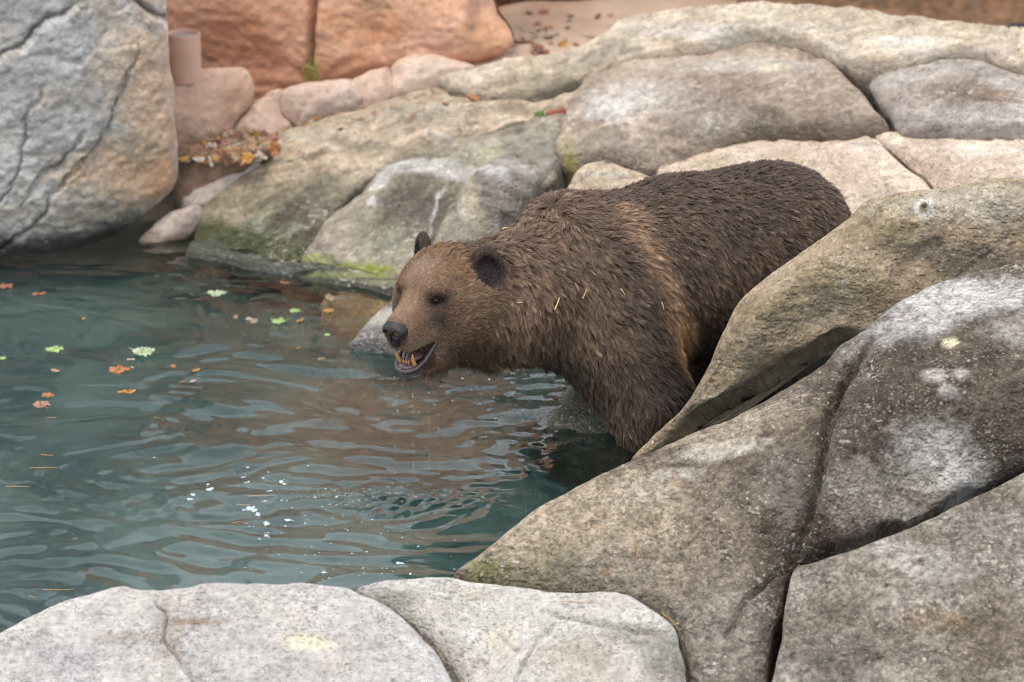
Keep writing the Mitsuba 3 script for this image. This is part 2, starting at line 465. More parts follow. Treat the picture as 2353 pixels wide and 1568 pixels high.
# ------------------------------------------------------------------ rocks
GREY = ((0.382, 0.371, 0.366), (0.488, 0.477, 0.472), (0.424, 0.408, 0.392))
PALE = ((0.456, 0.389, 0.304), (0.55, 0.483, 0.397), (0.374, 0.311, 0.232))
TAN = ((0.397, 0.323, 0.24), (0.51, 0.428, 0.335), (0.318, 0.253, 0.175))
MAUVE = ((0.299, 0.243, 0.199), (0.412, 0.346, 0.286), (0.226, 0.178, 0.143))
CREAM = ((0.497, 0.408, 0.331), (0.594, 0.51, 0.422), (0.432, 0.347, 0.269))
OLIVE = ((0.253, 0.198, 0.135), (0.327, 0.263, 0.184), (0.187, 0.151, 0.094))
DARK = ((0.074, 0.059, 0.046), (0.133, 0.11, 0.09), (0.052, 0.041, 0.033))
PINK = ((0.54, 0.40, 0.325), (0.59, 0.46, 0.385), (0.50, 0.35, 0.275))
ORANGE = ((0.605, 0.344, 0.231), (0.683, 0.431, 0.315), (0.526, 0.275, 0.175))
WHITE, BROWN, BLACK, GREEN, LIME, RUST = (0.62, 0.61, 0.60), (0.12, 0.095, 0.07), (0.05, 0.045, 0.04), (0.12, 0.16, 0.06), (0.26, 0.32, 0.05), (0.36, 0.22, 0.11)

FORM = frame(900, 690, 16.98, 66, -39)
LEFT = frame(200, 565, 17.72, 8, 14)

# front ledge at the bottom of the view
LEDGE = frame(700, 1440, 13.1, 66, 0)
front_left = rock('boulder', 'pale grey boulder at the bottom left with a cream lichen patch and thin crack', LEDGE,
     [(-110, 1545), (0, 1476), (70, 1432), (130, 1404), (220, 1379), (298, 1367), (308, 1373), (352, 1371), (450, 1362), (600, 1357), (720, 1361), (800, 1371), (868, 1398), (925, 1438), (975, 1488), (1025, 1550), (1055, 1640), (1000, 1740), (-110, 1740)],
     R=0.12, D=0.10, bulge=0.05, auto=0.004, res=0.0062, rough=0.006, fine=0.0022, cols=GREY, speck=0.20, mott=0.12, thick=0.5,
     cracks=[([(357, 1366), (366, 1392), (385, 1412), (381, 1474), (411, 1513), (430, 1540), (470, 1600)], 0.006, 0.020, 0.6), ([(385, 1445), (350, 1450), (312, 1456), (240, 1480)], 0.008, 0.006), ([(392, 1424), (448, 1432), (510, 1420)], 0.008, 0.006)],
     stains_and_shade=[(706, 1477, 62, 22, (0.62, 0.60, 0.45), 0.75, 0.35), (706, 1477, 45, 13, (0.55, 0.53, 0.40), 0.5, 0.4), (385, 1450, 34, 60, (0.25, 0.21, 0.17), 0.55, 0.6), (455, 1430, 70, 10, (0.22, 0.17, 0.13), 0.6, 0.5), (275, 1467, 55, 14, (0.24, 0.22, 0.18), 0.6, 0.5),
             (380, 1640, 120, 60, (0.26, 0.24, 0.21), 0.5), (120, 1520, 130, 50, (0.33, 0.33, 0.34), 0.5), (560, 1520, 80, 30, (0.50, 0.49, 0.48), 0.4)])
front_mid = rock('boulder', 'bright pale boulder at the bottom centre, right of the one with cream lichen', frame(1200, 1430, 13.25, 64, 2),
     [(818, 1370), (880, 1351), (960, 1339), (1020, 1335), (1080, 1345), (1150, 1358), (1260, 1371), (1420, 1374), (1480, 1398), (1540, 1446), (1558, 1480), (1580, 1568), (1600, 1740), (1110, 1740), (1062, 1580), (1000, 1490), (942, 1432), (880, 1396)],
     R=0.06, D=0.06, bulge=0.05, auto=0.005, res=0.0062, rough=0.008, fine=0.003, cols=((0.44, 0.43, 0.41), (0.52, 0.51, 0.49), (0.40, 0.37, 0.32)), speck=0.2, mott=0.14, thick=0.5,
     cracks=[([(1245, 1404), (1300, 1416), (1380, 1434), (1470, 1450), (1550, 1470)], 0.010, 0.022), ([(1285, 1428), (1255, 1452), (1222, 1490), (1200, 1540), (1180, 1600)], 0.008, 0.02), ([(1130, 1452), (1180, 1490), (1240, 1560)], 0.008, 0.010)],
     stains_and_shade=[(1330, 1520, 90, 60, (0.30, 0.27, 0.21), 0.6), (1480, 1460, 110, 26, (0.22, 0.21, 0.19), 0.6), (1540, 1530, 60, 80, (0.17, 0.16, 0.14), 0.8), (1150, 1470, 40, 30, (0.50, 0.43, 0.33), 0.4), (1380, 1570, 120, 40, (0.42, 0.40, 0.36), 0.5), (900, 1385, 70, 14, (0.2, 0.19, 0.17), 0.4)])
front_gap = rock('boulder', 'dark gritty seam stone wedged between the two pale bottom boulders', frame(950, 1470, 13.22, 64, 0),
     [(790, 1366), (840, 1366), (900, 1394), (960, 1430), (1010, 1490), (1070, 1570), (1130, 1740), (1000, 1740), (985, 1560), (930, 1480), (860, 1420)],
     R=0.03, D=0.02, res=0.008, rough=0.012, fine=0.006, cols=((0.10, 0.09, 0.08), (0.16, 0.145, 0.13), (0.08, 0.07, 0.065)), thick=0.4)

# big dark mass at the right
DOME = frame(1900, 1050, 14.0, 58, -12)
front_dome = rock('boulder', 'large dark boulder at the right with pale grey crown and vertical fold', DOME,
     [(1046, 1331), (1100, 1282), (1200, 1203), (1300, 1142), (1400, 1090), (1500, 1046), (1600, 1002), (1750, 932), (1850, 872), (1900, 838), (1930, 806), (1968, 784), (2000, 755), (2060, 706), (2130, 674), (2230, 640), (2353, 606), (2520, 575), (2520, 1002), (2353, 1078), (2250, 1130), (2150, 1180), (2080, 1212), (1980, 1250), (1880, 1282), (1836, 1296), (1812, 1335), (1795, 1400), (1770, 1500), (1720, 1740), (1560, 1740), (1582, 1568), (1560, 1480), (1545, 1448), (1482, 1400), (1400, 1378), (1250, 1372), (1120, 1362)],
     ctrl=[(1150, 1300, 0.05), (1300, 1250, 0.07), (1500, 1150, 0.075), (1450, 1290, 0.03), (1700, 1050, 0.12), (1600, 1250, 0.02), (1680, 1400, 0.02), (1790, 1010, 0.16), (1760, 1180, 0.13), (2000, 900, 0.20), (2150, 800, 0.22), (2330, 720, 0.20), (2000, 1080, 0.19), (2200, 980, 0.22), (2380, 900, 0.22), (1900, 1190, 0.10), (2250, 1090, 0.14), (2080, 1170, 0.10), (1650, 1520, 0.0)],
     R=0.06, D=0.06, res=0.0054, rough=0.012, fine=0.0035, cols=DARK, speck=0.42, mott=0.3, auto=0.006, thick=0.7,
     cracks=[([(2010, 770), (1975, 820), (1945, 870), (1918, 950), (1895, 1050), (1880, 1120), (1858, 1200), (1838, 1262), (1815, 1310)], 0.022, 0.09, 0.8), ([(1815, 1300), (1770, 1340), (1700, 1400), (1660, 1470)], 0.010, 0.03), ([(1395, 1085), (1480, 1120), (1560, 1105), (1585, 1140)], 0.006, 0.006), ([(1740, 960), (1690, 1040), (1640, 1110), (1560, 1190), (1500, 1290), (1470, 1350)], 0.04, 0.014)],
     steps=[([(1950, 860), (1912, 960), (1893, 1050), (1880, 1120), (1858, 1200), (1838, 1262), (1815, 1310)], 0.03, 0.05, 0.35), ([(1850, 880), (1720, 980), (1650, 1080), (1560, 1190), (1480, 1330)], 0.05, 0.035, 0.3)],
     stains_and_shade=[(1330, 1215, 330, 150, (0.31, 0.26, 0.195), 0.92, 0.45), (1650, 990, 190, 60, (0.29, 0.245, 0.185), 0.75, 0.5), (1120, 1320, 60, 42, (0.13, 0.15, 0.05), 0.7), (1240, 1300, 110, 40, (0.18, 0.165, 0.10), 0.5), (1480, 1130, 120, 38, (0.36, 0.31, 0.25), 0.75), (1650, 1040, 105, 26, (0.40, 0.37, 0.32), 0.8, 0.45), (1560, 1090, 60, 18, (0.42, 0.40, 0.36), 0.55), (1700, 985, 90, 30, (0.24, 0.21, 0.17), 0.6),
             (1400, 1320, 130, 50, (0.17, 0.155, 0.13), 0.6), (1600, 1350, 130, 80, (0.20, 0.175, 0.145), 0.7), (1640, 1480, 130, 110, (0.22, 0.20, 0.175), 0.75), (1640, 1200, 90, 90, (0.18, 0.155, 0.125), 0.6),
             (2200, 690, 190, 62, (0.40, 0.40, 0.40), 0.95, 0.5), (2090, 750, 110, 46, (0.34, 0.335, 0.33), 0.8, 0.55), (2353, 760, 90, 50, (0.33, 0.32, 0.31), 0.6), (2184, 792, 17, 17, (0.50, 0.47, 0.33), 0.9, 0.4), (2160, 1075, 105, 48, (0.40, 0.40, 0.39), 0.85, 0.5), (2010, 1140, 110, 34, (0.30, 0.285, 0.255), 0.7), (2090, 1130, 60, 30, (0.30, 0.28, 0.25), 0.6), (1960, 1200, 60, 30, (0.24, 0.22, 0.19), 0.6),
             (2145, 868, 26, 17, (0.5, 0.49, 0.47), 0.55), (2210, 862, 22, 15, (0.5, 0.49, 0.47), 0.5), (2180, 905, 26, 14, (0.45, 0.44, 0.42), 0.45), (1800, 1120, 60, 70, (0.19, 0.175, 0.155), 0.5), (1960, 810, 46, 40, (0.17, 0.155, 0.135), 0.8), (2330, 1010, 60, 60, (0.07, 0.062, 0.055), 0.6)])
front_low = rock('boulder', 'mottled brown and pale boulder filling the bottom right corner under the diagonal crack', frame(2100, 1400, 13.40, 56, -9),
     [(1826, 1312, .03), (1885, 1294, .06), (1985, 1260, .08), (2085, 1222, .08), (2160, 1187, .08), (2260, 1138, .08), (2353, 1087, .08), (2520, 1010, .08), (2520, 1740), (1740, 1740, .05), (1780, 1560, .06), (1795, 1440, .06), (1808, 1360, .05)],
     ctrl=[(1870, 1400, 0.06), (2000, 1350, 0.12), (2200, 1250, 0.12), (2350, 1200, 0.12), (1900, 1520, 0.09), (2100, 1500, 0.15), (2330, 1450, 0.14), (2360, 1620, 0.12)], R=0.04, D=0.045, res=0.0054, rough=0.012, fine=0.004, auto=0.008,
     cols=((0.165, 0.146, 0.124), (0.275, 0.255, 0.232), (0.13, 0.112, 0.092)), speck=0.46, mott=0.32, thick=0.7,
     cracks=[([(2330, 1110), (2290, 1165), (2240, 1195), (2200, 1230), (2180, 1260)], 0.012, 0.010), ([(1950, 1420), (2010, 1450), (2050, 1470)], 0.02, 0.014), ([(1830, 1330), (1818, 1420), (1800, 1500)], 0.018, 0.02)],
     stains_and_shade=[(2130, 1300, 100, 42, (0.36, 0.35, 0.34), 0.65), (2060, 1270, 100, 26, (0.33, 0.31, 0.28), 0.5), (2000, 1330, 110, 50, (0.25, 0.22, 0.18), 0.5), (2300, 1460, 110, 80, (0.13, 0.105, 0.08), 0.7), (2150, 1430, 70, 30, (0.20, 0.13, 0.07), 0.45), (2260, 1200, 120, 40, (0.26, 0.25, 0.23), 0.5), (1920, 1520, 100, 60, (0.11, 0.10, 0.09), 0.75), (2050, 1560, 80, 36, (0.34, 0.32, 0.28), 0.5)])
# olive rock before the bear
MIDR = frame(1800, 780, 15.16, 36, -17)
mid_rock = rock('boulder', 'olive tan boulder before the bear with a white lichen ring near its top', MIDR,
     [(1450, 1062), (1470, 1038), (1500, 1004), (1560, 946), (1600, 893), (1640, 820), (1670, 757), (1693, 707), (1738, 662), (1800, 610), (1880, 557), (1950, 503), (1992, 466), (2040, 455), (2150, 435), (2250, 424), (2353, 410), (2520, 392), (2520, 680), (2353, 690), (2240, 700), (2120, 742), (2020, 775), (1960, 758), (1905, 764), (1850, 800), (1780, 842), (1720, 874), (1650, 914), (1595, 950), (1540, 1006), (1490, 1060)],
     ctrl=[(1560, 975, 0.03), (1640, 900, 0.08), (1720, 790, 0.12), (1780, 700, 0.13), (1900, 620, 0.14), (2010, 530, 0.12), (2130, 480, 0.10), (2300, 450, 0.10), (1800, 830, 0.11), (1900, 750, 0.13), (2000, 660, 0.12), (2080, 590, 0.055), (2180, 560, 0.03), (2300, 530, 0.02), (2300, 600, -0.03), (2150, 640, 0.0), (1720, 900, 0.07)],
     R=0.05, D=0.05, res=0.0066, auto=0.005, rough=0.009, fine=0.0032, cols=OLIVE, speck=0.2, mott=0.35, thick=0.20,
     cracks=[([(1530, 1012), (1580, 960), (1640, 870), (1680, 790), (1702, 742)], 0.006, 0.006, 0.3), ([(2060, 640), (2090, 600), (2130, 570), (2170, 552)], 0.03, 0.03), ([(2120, 472), (2126, 478)], 0.012, 0.03, 0.1), ([(2180, 650), (2260, 590), (2320, 540)], 0.012, 0.012), ([(1760, 690), (1830, 680), (1880, 676)], 0.012, 0.006)],
     stains_and_shade=[(2240, 470, 150, 46, (0.42, 0.39, 0.33), 0.75, 0.55), (2050, 480, 80, 26, (0.33, 0.30, 0.22), 0.6), (2250, 610, 120, 50, (0.10, 0.09, 0.075), 0.8, 0.5), (2130, 570, 50, 28, (0.10, 0.09, 0.08), 0.6), (1930, 640, 90, 46, (0.22, 0.195, 0.12), 0.6), (1800, 700, 90, 26, (0.18, 0.16, 0.09), 0.5),  # dark patches in the right-hand valley are shade put into the colour
             (1640, 930, 80, 40, (0.17, 0.155, 0.115), 0.7), (1780, 900, 110, 26, (0.13, 0.12, 0.10), 0.6), (1900, 720, 60, 40, (0.19, 0.18, 0.16), 0.4), (2060, 560, 30, 20, (0.12, 0.11, 0.08), 0.6), (1800, 790, 110, 60, (0.27, 0.232, 0.175), 0.5), (2125, 476, 22, 23, (0.55, 0.55, 0.53), 0.8, 0.35), (2124, 477, 12, 13, (0.24, 0.21, 0.155), 0.95, 0.3)])

# the long formation behind the bear
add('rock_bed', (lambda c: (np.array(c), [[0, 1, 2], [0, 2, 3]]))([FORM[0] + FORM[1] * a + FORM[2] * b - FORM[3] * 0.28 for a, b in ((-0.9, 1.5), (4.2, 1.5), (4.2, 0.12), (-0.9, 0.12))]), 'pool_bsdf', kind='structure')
ridge = rock('boulder', 'long pale ridge slab along the top right arching over two boulders', FORM,
     [(1008, 207), (1060, 190), (1120, 172), (1190, 151), (1290, 140), (1370, 117), (1450, 71), (1560, 42), (1700, 29), (1850, 36), (2000, 47), (2180, 66), (2380, 87), (2540, 110), (2540, 250, .05), (2400, 196, .05), (2340, 178, .05), (2280, 152, .06), (2210, 135, .06), (2130, 148, .06), (2060, 164, .06), (2000, 186, .07), (1965, 180, .07), (1920, 152, .07), (1868, 124, .06), (1820, 108, .06), (1735, 102, .05), (1660, 120, .05), (1570, 143, .04), (1480, 164, .02), (1400, 188), (1330, 206), (1240, 236), (1170, 242), (1090, 238), (1040, 224)],
     ctrl=[(1250, 190, 0.0), (1330, 165, -0.03), (1420, 120, 0.05), (1600, 80, 0.06), (1900, 90, 0.07), (2100, 105, 0.06), (2350, 130, 0.06), (1120, 205, 0.02)], R=0.032, D=0.085, res=0.009, rough=0.014, fine=0.004, cols=PALE, speck=0.16, flatk=0.6, strata=((1300, 190), (1600, 90), 0.014, 7.0), thick=0.5,
     cracks=[([(1098, 234), (1110, 215), (1160, 190), (1190, 180)], 0.02, 0.03)],
     stains_and_shade=[(1270, 185, 110, 22, (0.20, 0.18, 0.13), 0.75, 0.6), (1400, 120, 70, 22, (0.27, 0.25, 0.22), 0.7), (1330, 150, 60, 16, (0.25, 0.23, 0.19), 0.6), (1560, 70, 110, 20, (0.45, 0.44, 0.42), 0.5), (1690, 110, 110, 12, (0.58, 0.57, 0.56), 0.5), (2100, 105, 90, 20, (0.55, 0.54, 0.52), 0.45), (1970, 155, 60, 26, (0.22, 0.18, 0.16), 0.7), (2200, 125, 120, 14, (0.33, 0.29, 0.27), 0.6), (1900, 110, 60, 20, (0.36, 0.32, 0.29), 0.6), (2060, 90, 60, 9, (0.6, 0.59, 0.58), 0.6), (1800, 60, 130, 18, (0.44, 0.42, 0.37), 0.5)])
slope = rock('boulder', 'long grey tan slope running from the leaf heap down to the water', FORM,
     [(448, 560), (462, 515), (515, 440), (580, 385), (640, 336), (720, 300), (800, 270), (900, 235), (1006, 213), (1040, 232), (1090, 243), (1170, 247), (1240, 241), (1330, 214), (1352, 216), (1332, 236), (1316, 262), (1270, 268), (1212, 284), (1120, 312), (1020, 334), (950, 362), (870, 410), (800, 462), (748, 516), (700, 592), (660, 640), (600, 640), (540, 620), (480, 600)],
     ctrl=[(560, 500, 0.02), (640, 420, 0.05), (760, 350, 0.05), (900, 290, 0.04), (1050, 270, 0.04), (1200, 260, 0.03), (800, 420, 0.03), (680, 520, -0.02), (560, 580, -0.05), (950, 330, 0.02)], R=0.045, D=0.05, res=0.009, rough=0.022, fine=0.005, cols=TAN, speck=0.14, flatk=0.6, strata=((600, 480), (1000, 290), 0.024, 6.0), thick=0.5,
     cracks=[([(900, 340), (960, 328), (1040, 320), (1090, 316)], 0.018, 0.03), ([(1000, 260), (960, 290), (900, 330), (820, 372)], 0.03, 0.02), ([(560, 500), (640, 470), (720, 420), (800, 390)], 0.03, 0.02), ([(480, 560), (530, 470), (620, 400)], 0.03, 0.015), ([(1280, 250), (1180, 262), (1100, 280)], 0.02, 0.012)],
     steps=[([(840, 310), (940, 282), (1080, 262), (1240, 245)], 0.02, 0.03, 0.2), ([(500, 540), (600, 440), (720, 372), (840, 330)], 0.03, 0.04, 0.25), ([(560, 570), (650, 500), (740, 440), (860, 378)], 0.025, 0.045, 0.2), ([(620, 380), (720, 340), (830, 312)], 0.015, 0.02, 0.15)],
     stains_and_shade=[(520, 560, 90, 40, (0.075, 0.08, 0.045), 0.85), (610, 570, 90, 30, (0.12, 0.13, 0.075), 0.7), (660, 545, 90, 60, (0.06, 0.065, 0.05), 0.8), (560, 600, 120, 26, (0.05, 0.055, 0.04), 0.85), (570, 480, 110, 30, (0.24, 0.215, 0.15), 0.5), (760, 440, 60, 40, (0.12, 0.12, 0.09), 0.6), (850, 340, 110, 14, (0.20, 0.17, 0.12), 0.6), (1040, 318, 50, 8, (0.52, 0.48, 0.45), 0.6), (720, 330, 70, 20, (0.42, 0.40, 0.33), 0.5), (950, 260, 100, 20, (0.40, 0.37, 0.32), 0.6), (600, 540, 50, 22, (0.30, 0.33, 0.24), 0.5), (780, 330, 20, 8, (0.14, 0.12, 0.1), 0.6), (700, 500, 60, 60, (0.09, 0.09, 0.07), 0.6), (500, 470, 40, 30, (0.17, 0.155, 0.10), 0.5)], moss_and_shade=(0.12, (0.06, 0.07, 0.032), 0.85),
     streaks=[([(540, 430), (680, 385), (850, 345)], 0.022, (0.13, 0.11, 0.075), 0.8), ([(500, 490), (640, 440), (780, 395)], 0.025, (0.15, 0.125, 0.08), 0.7), ([(690, 570), (760, 490), (850, 425), (920, 380)], 0.03, (0.08, 0.07, 0.05), 0.9), ([(600, 365), (760, 312), (920, 258)], 0.02, (0.50, 0.47, 0.41), 0.6), ([(560, 540), (620, 500), (690, 460)], 0.02, (0.42, 0.42, 0.34), 0.8), ([(600, 580), (650, 540), (700, 505)], 0.02, (0.36, 0.38, 0.30), 0.7), ([(880, 305), (1000, 285), (1130, 268)], 0.014, (0.16, 0.13, 0.09), 0.7), ([(1050, 300), (1180, 270), (1280, 245)], 0.014, (0.46, 0.42, 0.36), 0.6)])
green_low = rock('boulder', 'grey green boulder left of the bear with white crest and mossy foot', FORM,
     [(694, 608), (716, 566), (762, 506), (828, 456), (880, 404), (960, 352), (1040, 330), (1120, 315), (1212, 290), (1300, 268), (1300, 330), (1280, 380), (1272, 420), (1200, 462), (1150, 522), (1100, 560), (1010, 590), (960, 645), (900, 648), (800, 630)],
     ctrl=[(760, 560, 0.04), (850, 480, 0.08), (920, 430, 0.10), (1000, 370, 0.09), (1100, 350, 0.07), (1200, 320, 0.05), (900, 540, 0.03), (960, 480, 0.02), (1030, 440, 0.02), (1120, 420, 0.02), (980, 580, -0.02), (860, 590, 0.0)], R=0.045, D=0.05, res=0.0085, rough=0.024, fine=0.005, flatk=0.8, strata=((800, 520), (1050, 340), 0.020, 6.0), cols=((0.25, 0.225, 0.175), (0.34, 0.31, 0.255), (0.17, 0.155, 0.12)), speck=0.16, thick=0.5,
     cracks=[([(880, 500), (920, 540), (905, 590)], 0.04, 0.02), ([(1070, 360), (1010, 400), (960, 440)], 0.03, 0.015)],
     stains_and_shade=[(950, 385, 120, 18, (0.55, 0.54, 0.54), 0.8, 0.55), (870, 425, 28, 16, (0.6, 0.6, 0.6), 0.8), (855, 463, 12, 12, (0.62, 0.62, 0.62), 0.9, 0.3), (1000, 375, 80, 14, (0.50, 0.49, 0.48), 0.6), (970, 490, 80, 70, (0.095, 0.088, 0.072), 0.8), (1010, 540, 50, 50, (0.10, 0.095, 0.08), 0.6), (930, 470, 60, 26, (0.11, 0.10, 0.085), 0.6), (780, 550, 50, 34, (0.38, 0.34, 0.29), 0.6), (770, 590, 60, 16, (0.42, 0.38, 0.32), 0.6), (880, 560, 60, 30, (0.20, 0.21, 0.15), 0.6), (1130, 350, 40, 20, (0.40, 0.42, 0.25), 0.5), (1080, 370, 60, 16, (0.30, 0.30, 0.22), 0.4), (1200, 350, 70, 40, (0.19, 0.18, 0.165), 0.6),
             (800, 618, 110, 11, LIME, 0.9, 0.6), (720, 600, 40, 10, LIME, 0.6)],
     streaks=[([(900, 590), (905, 540), (915, 500)], 0.02, (0.30, 0.31, 0.24), 0.7), ([(960, 600), (975, 550), (1000, 500)], 0.018, (0.27, 0.25, 0.18), 0.7), ([(820, 600), (850, 560), (870, 520)], 0.02, (0.40, 0.37, 0.31), 0.6), ([(1030, 420), (1008, 455), (998, 490), (990, 520), (984, 552)], 0.006, (0.62, 0.62, 0.62), 1.6)])
white_tip = rock('boulder', 'grey boulder with a pale pointed crest just behind the shoulder hump of the bear', FORM,
     [(996, 575), (1038, 498), (1080, 446), (1118, 402), (1142, 388), (1190, 370), (1240, 345), (1285, 340), (1290, 380), (1268, 412), (1222, 456), (1190, 500), (1150, 540), (1110, 580), (1050, 640), (1000, 650)],
     ctrl=[(1060, 510, 0.14), (1120, 425, 0.15), (1180, 400, 0.12), (1150, 470, 0.12), (1220, 400, 0.11), (1090, 540, 0.1)], R=0.045, D=0.05, bulge=0.02, res=0.0085, rough=0.018, fine=0.004, cols=((0.20, 0.185, 0.16), (0.27, 0.25, 0.22), (0.15, 0.14, 0.12)), thick=0.4,
     stains_and_shade=[(1080, 470, 26, 60, (0.40, 0.36, 0.28), 0.8), (1135, 396, 34, 12, (0.52, 0.51, 0.50), 0.9, 0.4), (1180, 380, 40, 10, (0.40, 0.39, 0.37), 0.6), (1045, 540, 30, 40, (0.33, 0.30, 0.23), 0.6)])
big_mid = rock('boulder', 'big domed mauve grey boulder at upper centre with dark scalloped patches along its base', FORM,
     [(1354, 202), (1400, 184), (1480, 158, -.03), (1570, 137, -.04), (1660, 113, -.05), (1735, 94, -.05), (1790, 93, -.05), (1845, 104, -.05), (1900, 138, -.04), (1944, 184), (1986, 230), (2020, 270), (2048, 302, .05), (1996, 313, .06), (1900, 320, .06), (1800, 325, .06), (1700, 333, .06), (1620, 354, .06), (1545, 388, .04), (1482, 402), (1400, 392), (1330, 395), (1284, 388), (1282, 335), (1300, 284), (1325, 240)],
     ctrl=[(1400, 260, 0.10), (1500, 220, 0.12), (1650, 180, 0.13), (1780, 170, 0.13), (1900, 230, 0.11), (1950, 280, 0.09), (1700, 270, 0.10), (1500, 320, 0.06), (1380, 340, 0.05), (1800, 285, 0.08)], R=0.04, D=0.08, res=0.0085, rough=0.02, fine=0.004, flatk=0.6, strata=((1350, 330), (1600, 200), 0.010, 6.0), cols=MAUVE, speck=0.18, thick=0.4,
     cracks=[([(1340, 300), (1420, 270), (1500, 250), (1580, 240)], 0.03, 0.014), ([(1300, 372), (1360, 330), (1440, 310)], 0.03, 0.012)],
     stains_and_shade=[(1450, 225, 110, 40, (0.50, 0.48, 0.46), 0.75, 0.6), (1400, 250, 50, 30, (0.55, 0.54, 0.53), 0.6), (1700, 150, 180, 26, (0.44, 0.41, 0.375), 0.6), (1775, 158, 40, 12, (0.52, 0.50, 0.38), 0.6), (1770, 305, 55, 34, (0.13, 0.11, 0.085), 0.85, 0.25), (1870, 312, 110, 12, (0.12, 0.10, 0.08), 0.7, 0.4), (1960, 285, 46, 22, (0.17, 0.145, 0.12), 0.7), (1624, 283, 10, 18, (0.55, 0.55, 0.55), 0.8, 0.3), (1600, 330, 110, 14, (0.17, 0.15, 0.12), 0.6), (1400, 330, 80, 30, (0.20, 0.175, 0.15), 0.6), (1300, 345, 16, 30, (0.34, 0.31, 0.13), 0.5, 0.8), (1310, 370, 14, 8, (0.42, 0.36, 0.08), 0.6, 0.8), (1600, 260, 120, 36, (0.24, 0.21, 0.195), 0.5)])  # dark brown patches along the lower edge
right_up = rock('boulder', 'oval boulder at the right edge with a brown stained crown, below the long ridge slab', FORM,
     [(2004, 188), (2070, 156, -.03), (2140, 140, -.04), (2210, 127, -.04), (2275, 143, -.04), (2335, 172, -.03), (2420, 210), (2540, 270), (2540, 345, .05), (2400, 326, .05), (2353, 320, .06), (2250, 322, .06), (2150, 319, .06), (2072, 306, .05), (2040, 270), (2012, 230)],
     ctrl=[(2080, 210, 0.09), (2200, 190, 0.13), (2330, 240, 0.13), (2150, 260, 0.12), (2300, 280, 0.11)], R=0.05, D=0.065, res=0.009, flatk=0.6, rough=0.016, fine=0.004, cols=((0.31, 0.28, 0.26), (0.40, 0.37, 0.345), (0.26, 0.225, 0.20)), thick=0.4,
     cracks=[([(2070, 290), (2110, 285), (2150, 300)], 0.012, 0.01)],
     stains_and_shade=[(2210, 205, 90, 28, (0.15, 0.115, 0.085), 0.85, 0.5), (2300, 225, 50, 22, (0.20, 0.14, 0.11), 0.6), (2100, 180, 70, 14, (0.44, 0.41, 0.38), 0.6), (2220, 305, 130, 9, (0.16, 0.135, 0.12), 0.6)])
lower_slab = rock('boulder', 'pale cream slab directly behind the rump of the bear', FORM,
     [(1515, 402, -.03), (1560, 370, -.04), (1635, 337, -.05), (1720, 317, -.05), (1800, 311, -.05), (1900, 315, -.05), (1990, 314, -.04), (2018, 328), (2050, 362), (2090, 398), (2142, 440), (2160, 520), (2000, 640), (1700, 640), (1480, 560)],
     ctrl=[(1600, 400, 0.06), (1750, 370, 0.08), (1900, 380, 0.09), (2030, 420, 0.08), (1850, 450, 0.09)], R=0.035, D=0.035, res=0.009, flatk=0.6, rough=0.014, fine=0.004, mott=0.18, cols=CREAM, thick=0.4,
     stains_and_shade=[(1640, 372, 70, 18, (0.33, 0.30, 0.21), 0.6), (1985, 332, 40, 8, (0.27, 0.25, 0.235), 0.7), (2020, 440, 60, 40, (0.36, 0.30, 0.24), 0.5)])
lower_right = rock('boulder', 'smooth cream slab at the right edge below the oval boulder', FORM,
     [(2012, 322), (2060, 310, -.03), (2150, 316, -.04), (2250, 319, -.04), (2353, 317, -.04), (2540, 340, -.04), (2540, 560), (2200, 560), (2150, 442), (2100, 396), (2056, 356)],
     ctrl=[(2120, 360, 0.06), (2250, 370, 0.08), (2350, 400, 0.08)], R=0.035, D=0.035, flatk=0.6, res=0.0095, rough=0.01, fine=0.003, cols=CREAM, thick=0.4, stains_and_shade=[(2250, 345, 100, 16, (0.58, 0.54, 0.49), 0.5)])
small_stone = rock('stone', 'small flat topped stone peeking over the back of the bear', FORM,
     [(1316, 420), (1330, 402), (1360, 388), (1400, 384), (1440, 394), (1488, 410), (1530, 440), (1500, 520), (1400, 540), (1300, 500)],
     ctrl=[(1380, 402, 0.05), (1450, 415, 0.05), (1400, 430, 0.05)], R=0.04, D=0.05, res=0.009, rough=0.012, cols=TAN, thick=0.3, cracks=[([(1400, 384), (1412, 402), (1460, 408)], 0.01, 0.015)], stains_and_shade=[(1390, 396, 50, 10, (0.44, 0.42, 0.36), 0.7)])
curb = rock('pool_wall', 'low wet concrete wall at the waterline, mossy along its lip', frame(760, 640, 17.20, 12, -30),
     [(440, 556), (470, 570), (540, 590), (620, 602), (700, 606), (800, 624), (930, 650), (1010, 664), (1200, 690), (1200, 860), (1000, 800), (900, 790), (780, 752), (650, 710), (540, 670), (430, 630)],
     R=0.035, D=0.03, res=0.0095, rough=0.008, fine=0.003, cols=((0.060, 0.066, 0.054), (0.095, 0.098, 0.082), (0.045, 0.05, 0.042)), thick=0.3, cat='wall',
     stains_and_shade=[(800, 632, 120, 8, (0.26, 0.28, 0.12), 0.7), (900, 650, 80, 8, (0.3, 0.3, 0.2), 0.5), (640, 640, 60, 26, (0.15, 0.14, 0.15), 0.6)])
wet_rock = rock('boulder', 'low grey rock rising from the water beside the muzzle of the bear', frame(880, 770, 16.35, 50, -30),
     [(800, 800), (818, 778), (850, 742), (890, 705), (930, 680), (980, 670), (1020, 720), (1010, 790), (960, 830), (890, 826), (830, 818)],
     ctrl=[(860, 770, 0.05), (920, 730, 0.08), (940, 780, 0.05)], R=0.06, D=0.05, res=0.008, rough=0.012, cols=((0.17, 0.165, 0.16), (0.24, 0.23, 0.22), (0.12, 0.115, 0.11)), thick=0.35,
     stains_and_shade=[(880, 728, 60, 22, (0.42, 0.41, 0.36), 0.8), (850, 800, 50, 20, (0.10, 0.10, 0.10), 0.7)])
